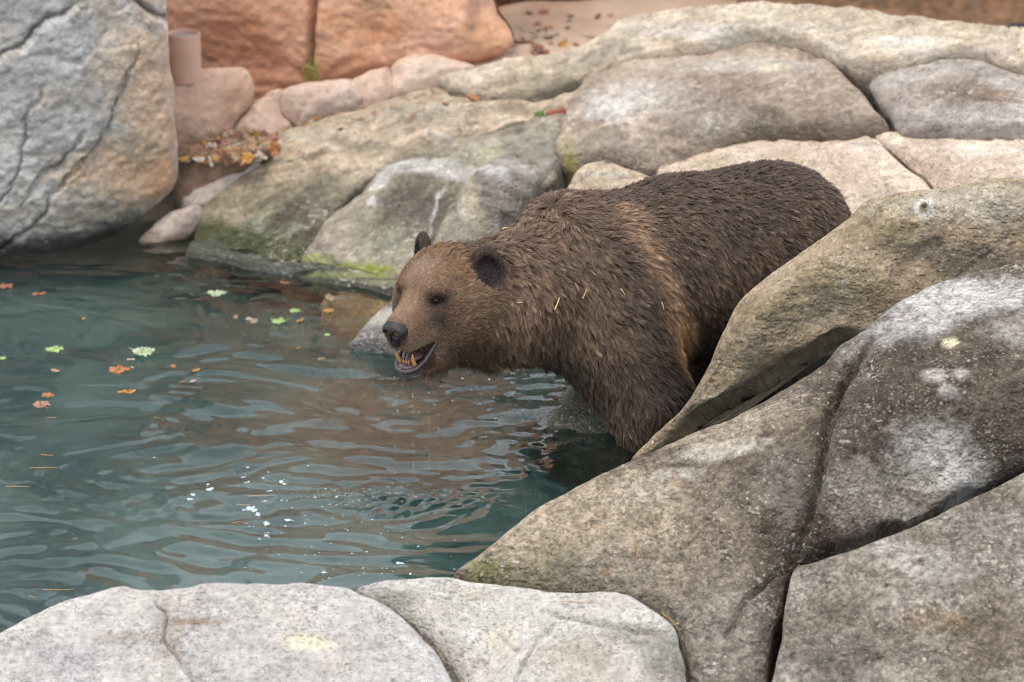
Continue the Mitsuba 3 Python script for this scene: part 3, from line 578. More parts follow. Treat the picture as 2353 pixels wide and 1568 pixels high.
shelf = rock('submerged_ledge', 'rusty brown ledge just under the water behind the head of the bear', frame(980, 850, 16.38, 84, -20),
     [(730, 870), (815, 800), (1000, 772), (1230, 800), (1290, 890), (1100, 970), (900, 960), (780, 910)],
     R=0.24, D=0.42, res=0.02, rough=0.03, cols=((0.58, 0.33, 0.17), (0.62, 0.42, 0.26), (0.42, 0.22, 0.11)), thick=0.4, cat='ledge')
sunk = on(1500, 900, -0.34)
footing = rock('submerged_ledge', 'sunken stone shelf the bear stands on', frame(1620, 900, 15.75, 86, 0),
     [(1200, 1120), (1300, 980), (1500, 800), (1800, 640), (2250, 560), (2350, 700), (2100, 900), (1800, 1010), (1500, 1180), (1300, 1180)],
     R=0.2, D=0.35, res=0.03, rough=0.03, cols=((0.10, 0.10, 0.075), (0.14, 0.13, 0.10), (0.08, 0.08, 0.06)), thick=0.5, cat='ledge')
# ------------------------------------------------------------------ left cliff, orange wall, back wall, pink boulders
left_cliff = rock('boulder', 'towering blue grey boulder at the left with orange stained edge and dark foot', LEFT,
     [(-320, 660), (-320, -560), (-100, -640), (150, -620), (300, -480), (362, -200), (376, -40), (386, 60), (393, 180), (401, 300), (405, 370), (402, 412), (384, 448), (335, 490), (262, 540), (180, 574), (90, 598), (0, 612), (-120, 640)],
     ctrl=[(-150, 300, 0.16), (50, 100, 0.20), (200, 100, 0.17), (310, 150, 0.10), (350, 330, 0.07), (280, 400, 0.12), (150, 300, 0.19), (50, 400, 0.20), (150, 480, 0.13), (260, 490, 0.06), (50, 555, 0.10), (100, -300, 0.22), (250, -200, 0.14)],
     R=0.12, D=0.14, res=0.0088, rough=0.022, fine=0.006, auto=0.004, cols=((0.33, 0.325, 0.315), (0.44, 0.44, 0.44), (0.29, 0.27, 0.235)), speck=0.15, thick=0.7, bsdf='rock_far',
     cracks=[([(175, -8), (159, 24), (116, 36), (80, 68), (52, 104), (12, 124), (-40, 150)], 0.012, 0.07), ([(318, 90), (305, 150), (287, 199), (255, 255), (239, 303), (215, 340), (175, 395), (150, 420)], 0.007, 0.03, 1.6), ([(190, 300), (170, 345), (137, 365), (112, 392), (80, 430), (50, 480)], 0.007, 0.026, 1.6), ([(200, 360), (151, 414), (112, 458), (88, 502), (48, 538), (0, 570), (-60, 600)], 0.008, 0.04, 1.5), ([(110, 190), (75, 240), (62, 280), (60, 320), (56, 359), (36, 410), (0, 466), (-50, 520)], 0.007, 0.026, 1.6), ([(305, -12), (320, 4), (343, 24), (362, 38), (384, 50)], 0.011, 0.08), ([(60, 120), (100, 122), (170, 140), (210, 120)], 0.02, 0.02), ([(215, 110), (250, 60), (260, 10)], 0.02, 0.014)],
     steps=[([(172, -60), (159, 24), (116, 36), (80, 68), (52, 104), (12, 124), (-60, 160)], 0.012, 0.05, 0.5), ([(300, 150), (255, 255), (215, 340), (170, 420)], 0.03, -0.035, 0.25), ([(165, 352), (137, 365), (112, 390), (60, 450)], 0.012, -0.03, 0.12)],
     stains_and_shade=[(355, 250, 75, 240, (0.48, 0.34, 0.235), 0.85, 0.75), (300, 400, 130, 75, (0.49, 0.335, 0.22), 0.85, 0.75), (250, 70, 50, 130, (0.46, 0.385, 0.30), 0.65), (310, 330, 60, 40, (0.19, 0.17, 0.13), 0.6), (370, 420, 34, 60, (0.46, 0.26, 0.16), 0.6), (130, 80, 110, 60, (0.44, 0.45, 0.46), 0.5), (60, 40, 60, 40, (0.20, 0.20, 0.205), 0.6), (240, 500, 110, 40, (0.13, 0.12, 0.095), 0.85), (120, 500, 120, 36, (0.28, 0.245, 0.20), 0.6), (130, 300, 80, 60, (0.38, 0.38, 0.39), 0.4), (200, 450, 80, 30, (0.33, 0.29, 0.23), 0.5)],
     moss_and_shade=(0.16, (0.035, 0.035, 0.03), 0.95))  # shade of the overhanging foot painted in, along with the waterline band
orange = rock('rock_wall', 'tall terracotta orange wall across the background, split by one vertical joint', frame(800, 195, 18.95, 3, -17),
     [(300, 260), (300, -560), (420, -640), (800, -600), (1000, -640), (1120, -500), (1150, -200), (1118, -60), (1124, -10), (1140, 30), (1160, 62), (1173, 96), (1163, 116), (1100, 140), (1010, 150), (900, 170), (800, 215), (700, 235), (580, 262), (450, 280)],
     ctrl=[(500, 100, 0.06), (650, 80, 0.08), (800, 80, 0.07), (950, 60, 0.10), (1080, 70, 0.08), (600, -300, 0.10), (900, -300, 0.10)], R=0.10, D=0.10, res=0.015, rough=0.028, fine=0.007, cols=ORANGE, speck=0.08, mott=0.15, auto=0.006, thick=0.12, bsdf='rock_far', cat='wall',
     cracks=[([(722, -60), (720, 20), (714, 90), (710, 150), (706, 200)], 0.011, 0.10, 0.25), ([(722, -600), (726, -300), (722, -60)], 0.011, 0.10, 0.25), ([(940, 120), (970, 112), (1000, 116)], 0.012, 0.014), ([(880, 60), (840, 120), (760, 170)], 0.03, 0.012)],
     stains_and_shade=[(560, 70, 160, 80, (0.34, 0.165, 0.09), 0.5), (440, 130, 60, 50, (0.20, 0.11, 0.07), 0.4), (860, 60, 80, 60, (0.56, 0.30, 0.18), 0.6), (880, 10, 50, 20, (0.46, 0.32, 0.22), 0.6), (800, 170, 100, 30, (0.30, 0.15, 0.09), 0.6), (1110, 80, 50, 40, (0.60, 0.36, 0.22), 0.6), (1090, 10, 16, 40, (0.22, 0.14, 0.11), 0.6), (690, 215, 60, 20, (0.33, 0.20, 0.14), 0.5), (1020, 100, 60, 20, (0.36, 0.22, 0.16), 0.5), (722, 150, 16, 50, (0.30, 0.24, 0.10), 0.5)])
back = rock('rock_wall', 'dark red brown rock wall far behind the sandy floor at the top', frame(1500, 5, 19.75, 10, 0),
     [(1080, 40), (1080, -560), (1500, -600), (2000, -540), (2540, -600), (2540, 160), (2100, 120), (1960, 60), (1750, 20), (1640, 2), (1560, 4), (1480, 8), (1400, 7), (1300, 14), (1200, 20)],
     R=0.14, D=0.14, res=0.03, rough=0.05, fine=0.012, cols=((0.11, 0.06, 0.038), (0.17, 0.09, 0.055), (0.08, 0.05, 0.035)), speck=0.2, thick=0.5, bsdf='rock_far', cat='wall')
bank = rock('earth_bank', 'brown earthy bank at the top right behind the ridge slab', frame(2000, 60, 19.12, 52, 0),
     [(1690, 8), (1740, -10), (1820, -30), (2540, -60), (2540, 170), (2200, 130), (2000, 90), (1800, 40)],
     R=0.2, D=0.08, res=0.03, rough=0.05, fine=0.02, cols=((0.15, 0.085, 0.05), (0.22, 0.12, 0.07), (0.10, 0.07, 0.045)), speck=0.3, thick=0.4, bsdf='rock_far', cat='bank')
PK = dict(bsdf='rock_far', mott=0.12, auto=0.006, rough=0.014, fine=0.004, cols=PINK, speck=0.1, res=0.011, thick=0.3)
block = rock('boulder', 'squared terracotta pink boulder under the clay pipe, left of the leaf litter', frame(470, 250, 18.45, 22, 6),
     [(378, 172), (430, 164), (500, 157), (552, 154), (574, 168), (584, 200), (578, 236), (548, 272), (524, 312), (500, 336), (440, 350), (378, 360)],
     ctrl=[(450, 220, 0.08), (530, 210, 0.06), (450, 300, 0.07)], R=0.04, D=0.05, cracks=[([(550, 160), (560, 200), (540, 250)], 0.016, 0.02)], stains_and_shade=[(470, 200, 90, 30, (0.48, 0.33, 0.26), 0.5), (540, 240, 40, 50, (0.42, 0.26, 0.18), 0.6)], **{**PK, 'cols': ((0.54, 0.36, 0.275), (0.57, 0.40, 0.31), (0.50, 0.32, 0.24))})
rock('boulder', 'low pink boulder right behind the leaf litter, first of the row under the orange wall', frame(600, 270, 18.52, 40, 0), [(528, 318), (548, 272), (572, 246), (612, 222), (646, 208), (664, 222), (650, 262), (676, 296), (650, 340), (580, 350)], R=0.08, D=0.06, bulge=0.03, **PK)
rock('boulder', 'rounded grey pink boulder with a crease, second of the row under the orange wall', frame(730, 240, 18.58, 42, 0), [(634, 246), (655, 211), (690, 196), (730, 187), (790, 186), (830, 200), (838, 232), (806, 262), (750, 280), (696, 300), (664, 282)], R=0.09, D=0.06, bulge=0.04, cracks=[([(690, 290), (700, 250), (720, 215)], 0.016, 0.02)], **{**PK, 'cols': ((0.50, 0.39, 0.33), (0.55, 0.45, 0.39), (0.47, 0.35, 0.28))})
rock('boulder', 'narrow pink stone between two round ones, third of the row under the orange wall', frame(850, 210, 18.64, 42, 0), [(806, 190), (836, 172), (868, 162), (898, 160), (906, 220), (880, 256), (840, 262), (826, 236)], R=0.07, D=0.06, bulge=0.03, **PK)
rock('boulder', 'egg shaped pale pink boulder, fourth of the row under the orange wall', frame(970, 180, 18.70, 42, 0), [(888, 200), (894, 168), (912, 146), (950, 132), (1000, 133), (1050, 146), (1096, 160), (1084, 190), (1010, 212), (930, 240), (896, 235)], R=0.09, D=0.06, bulge=0.04, **{**PK, 'cols': ((0.54, 0.42, 0.35), (0.59, 0.48, 0.41), (0.52, 0.38, 0.30))})
rock('boulder', 'flat pink slab at the right end of the row under the orange wall', frame(1110, 160, 18.8, 62, 0), [(1000, 146), (1070, 128), (1150, 118), (1215, 132), (1250, 152), (1200, 172), (1110, 200), (1040, 196)], R=0.09, D=0.05, bulge=0.02, cracks=[([(1150, 140), (1180, 148), (1230, 156)], 0.012, 0.03)], **PK)
rock('boulder', 'smooth pinkish grey ledge stone below the leaf litter at the mouth of the nook', frame(490, 430, 18.02, 45, -20), [(392, 468), (416, 430), (470, 418), (510, 385), (560, 362), (592, 360), (584, 396), (530, 450), (470, 492), (420, 500)], R=0.05, D=0.05, bulge=0.03, stains_and_shade=[(408, 464, 16, 14, (0.10, 0.07, 0.05), 0.8, 0.3)], **{**PK, 'cols': ((0.45, 0.39, 0.355), (0.52, 0.46, 0.42), (0.40, 0.33, 0.29))})
rock('boulder', 'pale pink stone touching the water between the left cliff and the mossy slope', frame(400, 525, 17.84, 40, -20), [(320, 570), (346, 530), (400, 490), (450, 476), (468, 486), (452, 526), (410, 566), (370, 590)], R=0.05, D=0.05, bulge=0.03, moss_and_shade=(0.05, (0.2, 0.14, 0.1), 0.7), **{**PK, 'cols': ((0.42, 0.36, 0.32), (0.50, 0.44, 0.40), (0.36, 0.28, 0.24))})
rock('earth_bank', 'dark brown soil face under the heap of fallen leaves', frame(480, 390, 18.02, 30, -10), [(390, 430), (396, 362), (440, 352), (560, 340), (620, 345), (580, 380), (520, 410), (470, 440), (420, 470)], R=0.06, D=0.04, cat='bank', **{**PK, 'cols': ((0.15, 0.10, 0.07), (0.21, 0.14, 0.10), (0.12, 0.08, 0.06))})
# ------------------------------------------------------------------ the bear
def nets(f, xs, ys, zs):
    """Surface of f = 0 on a grid with the given axis positions (naive surface nets): vertices, triangles facing out of f < 0."""
    S = f < 0
    n = f.shape
    cid = -np.ones((n[0] - 1, n[1] - 1, n[2] - 1), np.int64)
    acc, cnt, quads = {}, {}, []
    cells, pts = [], []
    ax = (xs, ys, zs)
    strides = np.array([(n[1] - 1) * (n[2] - 1), n[2] - 1, 1])
    for k in range(3):
        a = [slice(None)] * 3
        b = [slice(None)] * 3
        a[k], b[k] = slice(0, -1), slice(1, None)
        I = np.argwhere(S[tuple(a)] != S[tuple(b)])
        J = I.copy()
        J[:, k] += 1
        fa, fb_ = f[tuple(I.T)], f[tuple(J.T)]
        t = fa / (fa - fb_)
        p = np.stack([ax[m][I[:, m]] for m in range(3)], 1).astype(float)
        p[:, k] = p[:, k] + t * (ax[k][J[:, k]] - ax[k][I[:, k]])
        u, v = (k + 1) % 3, (k + 2) % 3
        ok = (I[:, u] > 0) & (I[:, v] > 0) & (I[:, u] < n[u] - 1) & (I[:, v] < n[v] - 1)
        I, p, inside = I[ok], p[ok], fa[ok] < 0
        q = []
        for du, dv in ((1, 1), (0, 1), (0, 0), (1, 0)):
            c = I.copy()
            c[:, u] -= du
            c[:, v] -= dv
            idx = c @ strides
            cells.append(idx)
            pts.append(p)
            q.append(idx)
        q = np.stack(q, 1)
        quads.append(np.where(inside[:, None], q[:, ::-1], q))
    cells, pts, quads = np.concatenate(cells), np.vstack(pts), np.vstack(quads)
    uid, inv = np.unique(cells, return_inverse=True)
    V = np.stack([np.bincount(inv, pts[:, m]) for m in range(3)], 1) / np.bincount(inv)[:, None]
    Q = np.searchsorted(uid, quads)
    return V, np.vstack([Q[:, [0, 1, 2]], Q[:, [0, 2, 3]]])


def cone(P, a, b, ra, rb):
    a, b = np.asarray(a, np.float32), np.asarray(b, np.float32)
    d = b - a
    t = np.clip(((P - a) @ d) / (d @ d), 0, 1)
    return np.linalg.norm(P - a - t[:, None] * d, axis=1) - (ra + (rb - ra) * t)


def ball(P, c, r, M=None):
    q = (P - np.asarray(c, np.float32))
    if M is not None:
        q = q @ np.asarray(M, np.float32)
    r = np.asarray(r, np.float32) * np.ones(3, np.float32)
    k0 = np.linalg.norm(q / r, axis=1)
    k1 = np.linalg.norm(q / r**2, axis=1)
    return k0 * (k0 - 1) / np.maximum(k1, 1e-6)


def smin(a, b, k):
    h = np.clip(0.5 + 0.5 * (b - a) / k, 0, 1)
    return b + (a - b) * h - k * h * (1 - h)


def smax(a, b, k):
    return -smin(-a, -b, k)


AX = unit([0.885, 0.466, 0.0])                     # from the chest to the rump
LAT = np.array([AX[1], -AX[0], 0.0])               # the bear's left, turned to the viewer
yaw, pit = math.radians(33.5), math.radians(5.0)
HF = np.array([-math.sin(yaw) * math.cos(pit), -math.cos(yaw) * math.cos(pit), -math.sin(pit)])
HL = np.array([math.cos(yaw), -math.sin(yaw), 0.0])
HU = np.cross(HF, HL)
HO = at(968, 688, 15.05)
HR = np.stack([HF, HL, HU], 1)                     # head coordinates: forward, left, up from between the eyes


EARC = (-0.232, 0.150, 0.074)


def hw(p):
    return HO + np.asarray(p, float) @ HR.T


C_CHEST, C_MID, C_RUMP = at(1372, 655, 15.62), at(1562, 617, 15.87), at(1770, 570, 16.08)
HUMP, NECK = at(1296, 545, 15.62), at(1190, 690, 15.36)
ELBOW, WRIST = at(1495, 925, 15.34), at(1520, 1062, 15.29)
PAW = WRIST + np.array([-0.05, -0.02, -0.24])
FSH = C_CHEST - LAT * 0.18 + np.array([0.05, 0.0, -0.08])
FEL = ELBOW - LAT * 0.40 + AX * 0.10
FWR = WRIST - LAT * 0.38 + AX * 0.14
FPAW = PAW - LAT * 0.38 + AX * 0.12
HIP = C_RUMP + LAT * 0.12 + np.array([0, 0, -0.10])
KNEE, HOCK = HIP + LAT * 0.05 - AX * 0.16 + np.array([0, 0, -0.30]), HIP + LAT * 0.05 + AX * 0.10 + np.array([0, 0, -0.56])
HPAW = HOCK - AX * 0.10 + np.array([0, 0, -0.16])


def bear_sdf(P):
    h = (P - HO.astype(np.float32)) @ HR.astype(np.float32)
    hm = h * np.float32([1, 1, 1])
    hm[:, 1] = np.abs(hm[:, 1])
    # body
    d = cone(P, C_CHEST, C_MID, 0.325, 0.355)
    d = smin(d, cone(P, C_MID, C_RUMP, 0.355, 0.342), 0.06)
    d = smin(d, cone(P, HUMP, HUMP + AX * 0.22 + np.array([0, 0, -0.07]), 0.165, 0.15), 0.12)
    d = smin(d, cone(P, NECK + np.array([0.09, 0.12, -0.02]), NECK, 0.25, 0.225), 0.10)
    d = smin(d, cone(P, NECK + np.array([0.0, 0.02, 0.03]), hw([-0.17, 0.0, -0.05]), 0.215, 0.17), 0.08)
    for sh, el, wr, pw, k in ((C_CHEST + LAT * 0.17 + np.array([-0.03, 0, -0.12]), ELBOW, WRIST, PAW, 0), (FSH, FEL, FWR, FPAW, 1)):
        leg = cone(P, sh, el, 0.245, 0.155)
        leg = smin(leg, cone(P, el, wr, 0.150, 0.102), 0.05)
        leg = smin(leg, cone(P, wr, pw, 0.102, 0.088), 0.04)
        leg = smin(leg, cone(P, pw, pw + np.array([-0.13, -0.05, -0.02]), 0.082, 0.065), 0.04)
        d = smin(d, leg, 0.06)
    for s in (0, 1):
        o = -LAT * 0.34 * s + AX * 0.06 * s
        leg = cone(P, HIP + o * 0.7, KNEE + o, 0.27, 0.175)
        leg = smin(leg, cone(P, KNEE + o, HOCK + o, 0.16, 0.10), 0.06)
        leg = smin(leg, cone(P, HOCK + o, HPAW + o, 0.095, 0.085), 0.04)
        leg = smin(leg, cone(P, HPAW + o, HPAW + o - AX * 0.15, 0.08, 0.065), 0.04)
        d = smin(d, leg, 0.08)
    d = smin(d, ball(P, C_RUMP + AX * 0.36 + np.array([0, 0, 0.02]), 0.05), 0.05)
    # head
    e = ball(h, (-0.150, 0, 0.0), (0.190, 0.138, 0.135))
    e = smin(e, ball(h, (-0.055, 0, 0.030), (0.100, 0.098, 0.092)), 0.05)
    e = smin(e, ball(hm, (-0.006, 0.062, 0.050), (0.042, 0.036, 0.027)), 0.028)
    e = smin(e, ball(hm, (-0.105, 0.097, -0.080), (0.110, 0.078, 0.105)), 0.06)
    e = smin(e, cone(h, (0.0, 0, -0.045), (0.135, 0, -0.078), 0.080, 0.060), 0.035)
    e = smin(e, cone(h, (0.0, 0, 0.004), (0.165, 0, -0.046), 0.050, 0.037), 0.03)
    e = smin(e, cone(hm, (0.03, 0.044, -0.112), (0.135, 0.026, -0.122), 0.042, 0.034), 0.025)
    e = smax(e, -ball(hm, (0.026, 0.084, 0.013), (0.028, 0.024, 0.018)), 0.018)
    j = cone(h, (-0.09, 0, -0.175), (0.0, 0, -0.225), 0.100, 0.060)
    j = smin(j, ball(h, (0.052, 0, -0.242), (0.092, 0.052, 0.033)), 0.03)
    j = smin(j, ball(h, (-0.030, 0, -0.238), (0.085, 0.080, 0.066)), 0.04)
    e = smin(e, j, 0.03)
    e = smax(e, -ball(h, (0.107, 0, -0.186), (0.087, 0.060, 0.034), np.array([[1, 0, 0.18], [0, 1, 0], [-0.18, 0, 1]]).T), 0.012)
    d = smin(d, e, 0.05)
    d = smin(d, cone(P, hw([-0.08, 0, -0.17]), NECK + np.array([0.02, 0.06, -0.05]), 0.10, 0.15), 0.06)
    # ears, as cups turned forwards and outwards
    z = unit([0.72, 0.62, 0.14])
    x = unit(np.cross([0, 0, 1.0], z))
    M = np.stack([x, np.cross(z, x), z], 1)
    c = np.array(EARC)
    ear = ball(hm, c, (0.064, 0.084, 0.030), M)
    ear = smax(ear, -ball(hm, c + z * 0.030 - np.array([0, 0, 0.006]), (0.046, 0.064, 0.032), M), 0.012)
    d = smin(d, ear, 0.022)
    return d


def bear_mesh():
    h0 = np.stack([(HO - C_CHEST) @ AX, (HO - C_CHEST) @ LAT, HO[2]])

    def axis(lo, hi, f0, f1, fine, coarse):
        a = [np.arange(f0, f1, fine)]
        if lo < f0:
            a.insert(0, np.arange(f0 - fine, lo, -coarse)[::-1])
        a.append(np.arange(f1 + coarse * 0.5, hi, coarse))
        return np.concatenate(a).astype(np.float32)

    xs = axis(h0[0] - 0.25, 1.12, h0[0] - 0.25, h0[0] + 0.30, 0.0052, 0.0125)
    ys = axis(-0.55, max(0.62, h0[1] + 0.28), max(h0[1] - 0.26, -0.5), h0[1] + 0.27, 0.0052, 0.0125)
    zs = axis(-0.50, 1.12, h0[2] - 0.31, h0[2] + 0.22, 0.0052, 0.0125)
    shape = (len(xs), len(ys), len(zs))

    def world(I, J, K):
        return (C_CHEST * [1, 1, 0] + xs[I][:, None] * AX + ys[J][:, None] * LAT + zs[K][:, None] * np.array([0, 0, 1.0])).astype(np.float32)

    s = 5
    ci, cj, ck = (np.unique(np.r_[np.arange(0, m, s), m - 1]) for m in shape)
    G = np.stack(np.meshgrid(ci, cj, ck, indexing='ij'), -1).reshape(-1, 3)
    coarse = bear_sdf(world(*G.T)).reshape(len(ci), len(cj), len(ck))
    near = lambda m, c: np.clip(np.searchsorted(c, np.arange(m) - s / 2), 0, len(c) - 1)
    ii, jj, kk = near(shape[0], ci), near(shape[1], cj), near(shape[2], ck)
    f = coarse[np.ix_(ii, jj, kk)]
    todo = np.argwhere(np.abs(f) < 0.062)
    vals = np.concatenate([bear_sdf(world(*q.T)) for q in np.array_split(todo, max(1, len(todo) // 300000))])
    f[tuple(todo.T)] = vals
    V, F = nets(f, xs, ys, zs)
    return C_CHEST * [1, 1, 0] + V[:, :1] * AX + V[:, 1:2] * LAT + V[:, 2:] * np.array([0, 0, 1.0]), F


def pix(P):
    d = P - EYE
    w = d @ FWD
    return np.stack([1176.5 + FOCAL * d[:, 0] / w, 784 - FOCAL * (d @ UPV) / w], 1)


def coat(P):
    """The coat's colour, with shade under the neck, at the points P: (root colour, tip colour)."""
    h = (P - HO) @ HR
    ay = np.abs(h[:, 1])
    q = np.stack([(P - C_CHEST) @ AX, (P - C_CHEST) @ LAT, P[:, 2]], 1)
    n1 = fb(P, 3.0, 3, 301)[:, None]
    n2 = fb(P, 9.0, 3, 303)[:, None]
    C = lambda *c: np.array([c], float)
    base = C(0.042, 0.027, 0.020) * (0.45 + 1.1 * n1)
    tip = C(0.185, 0.126, 0.086) * (0.30 + 1.4 * n2)

    def put(w, b, t):
        nonlocal base, tip
        w = np.clip(w, 0, 1)[:, None]
        base, tip = base * (1 - w) + b * w, tip * (1 - w) + t * w

    wig = (fb(P, 7.0, 3, 305) - 0.5)
    put(sstep(0.75, 1.0, P[:, 2] + wig * 0.3) * sstep(0.35, 0.8, q[:, 0]), C(0.040, 0.025, 0.022), C(0.175, 0.112, 0.086))      # rump
    put(sstep(0.78, 0.95, P[:, 2] + wig * 0.2) * sstep(0.35, 0.0, q[:, 0]), C(0.078, 0.046, 0.037), C(0.235, 0.150, 0.115))         # hump
    put(sstep(0.62, 0.28, P[:, 2] + wig * 0.2) * sstep(0.9, 0.5, q[:, 0]) * sstep(-0.12, 0.05, q[:, 0]), C(0.014, 0.010, 0.009), C(0.052, 0.037, 0.030))         # legs
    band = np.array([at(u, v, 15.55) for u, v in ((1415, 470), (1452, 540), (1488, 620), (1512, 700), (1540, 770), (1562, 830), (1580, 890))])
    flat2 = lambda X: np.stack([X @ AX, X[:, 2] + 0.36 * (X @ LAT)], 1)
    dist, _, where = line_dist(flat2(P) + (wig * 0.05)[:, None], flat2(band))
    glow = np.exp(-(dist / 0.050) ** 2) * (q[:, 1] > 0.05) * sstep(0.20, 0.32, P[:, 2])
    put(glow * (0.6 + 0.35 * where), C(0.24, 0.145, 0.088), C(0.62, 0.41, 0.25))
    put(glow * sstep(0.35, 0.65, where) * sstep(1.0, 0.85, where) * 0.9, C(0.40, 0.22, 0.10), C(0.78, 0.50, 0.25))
    # neck and head
    neck = sstep(-0.02, -0.22, q[:, 0])
    put(neck * 0.8, C(0.080, 0.047, 0.031) * (0.55 + 0.9 * n1), C(0.30, 0.21, 0.145) * (0.42 + 1.15 * n2))
    put(neck * sstep(0.50, 0.34, P[:, 2] + wig * 0.12) * 0.75, C(0.030, 0.021, 0.018), C(0.085, 0.060, 0.048))                        # throat, the shade under the neck put into the coat
    head = sstep(-0.26, -0.16, h[:, 0]) * sstep(0.3, 0.22, ay) * sstep(-0.35, -0.25, h[:, 2])
    put(head * 0.9, C(0.095, 0.055, 0.032) * (0.45 + 1.1 * n2), C(0.30, 0.195, 0.122) * (0.40 + 1.2 * n2))
    put(head * sstep(0.03, 0.10, h[:, 2] + wig * 0.05), C(0.115, 0.064, 0.032) * (0.6 + 0.8 * n2), C(0.31, 0.19, 0.102) * (0.55 + 0.9 * n2))                             # crown
    put(head * sstep(-0.10, 0.0, h[:, 0]) * sstep(0.085, 0.03, ay + wig * 0.03) * sstep(-0.12, -0.05, h[:, 2]), C(0.20, 0.122, 0.078), C(0.36, 0.235, 0.155))   # bridge of the nose
    put(head * np.exp(-((h[:, 0] + 0.035) / 0.05) ** 2 - (h[:, 1] / 0.045) ** 2) * sstep(0.02, 0.06, h[:, 2]) * 0.7, C(0.20, 0.135, 0.105), C(0.36, 0.26, 0.20))
    put(np.exp(-((h[:, 0] + 0.13) / 0.05) ** 2 - ((ay - 0.13) / 0.05) ** 2 - ((h[:, 2] + 0.06) / 0.09) ** 2) * 0.8, C(0.15, 0.10, 0.055), C(0.44, 0.31, 0.175))      # cheek tuft
    put(head * sstep(-0.09, -0.13, h[:, 2] + wig * 0.04) * sstep(-0.02, 0.04, h[:, 0]) * sstep(-0.165, -0.15, h[:, 2]) * 0.6, C(0.17, 0.13, 0.095), C(0.28, 0.22, 0.16))  # upper lip
    put(np.exp(-((h[:, 0] - 0.015) / 0.050) ** 2 - ((ay - 0.085) / 0.04) ** 2 - ((h[:, 2] + 0.060) / 0.040) ** 2) * 0.95, C(0.048, 0.034, 0.033), C(0.090, 0.064, 0.058))
    put(np.exp(-(np.linalg.norm((np.c_[h[:, 0], ay, h[:, 2]] - [0.018, 0.078, 0.013]) * [1 / 0.048, 1 / 0.040, 1 / 0.032], axis=1)) ** 2) * 1.3, C(0.022, 0.017, 0.016), C(0.04, 0.03, 0.028))
    put(head * sstep(-0.155, -0.20, h[:, 2] + wig * 0.04) * sstep(0.03, -0.02, h[:, 0]) * 0.75, C(0.032, 0.023, 0.019), C(0.10, 0.070, 0.050))          # beard
    ear = sstep(0.098, 0.080, np.linalg.norm(np.c_[h[:, 0] - EARC[0] - 0.007, ay - EARC[1] - 0.005, h[:, 2] - EARC[2] - 0.006], axis=1)) * sstep(0.135, 0.155, np.hypot(ay, h[:, 2] - 0.0))
    put(ear, C(0.045, 0.028, 0.024), C(0.105, 0.066, 0.052))
    cup = ear * sstep(0.068, 0.050, np.linalg.norm(np.c_[h[:, 0] - EARC[0] - 0.022, ay - EARC[1] - 0.018, h[:, 2] - EARC[2] + 0.004], axis=1))
    put(cup, C(0.014, 0.009, 0.009), C(0.035, 0.021, 0.020))
    mouth = sstep(-0.147, -0.160, h[:, 2] - 0.0 * h[:, 0]) * sstep(-0.245, -0.232, h[:, 2]) * sstep(0.035, 0.06, h[:, 0]) * sstep(0.075, 0.06, ay)
    put(mouth, C(0.035, 0.018, 0.024), C(0.035, 0.018, 0.024))
    return np.clip(base, 0.008, 1), np.clip(tip, 0.012, 1)


BV, BF = bear_mesh()
bear_tm = trimesh.Trimesh(BV, BF, process=False)
_, _, BN = meshkit.arrays((BV, BF), True)
b0, t0 = coat(BV)
scene['skin'] = {'type': 'twosided', 'bsdf': mat(VC, 0.75, 0.3)}
scene['fur_bsdf'] = {'type': 'twosided', 'bsdf': mat(VC, 0.55, 0.35)}
add('body', (BV, BF), 'skin', smooth=True, color=b0 * 0.7, key='bear__body')
labels['bear'] = {'label': 'wet brown grizzly bear wading into the pool with its mouth open', 'category': 'bear'}


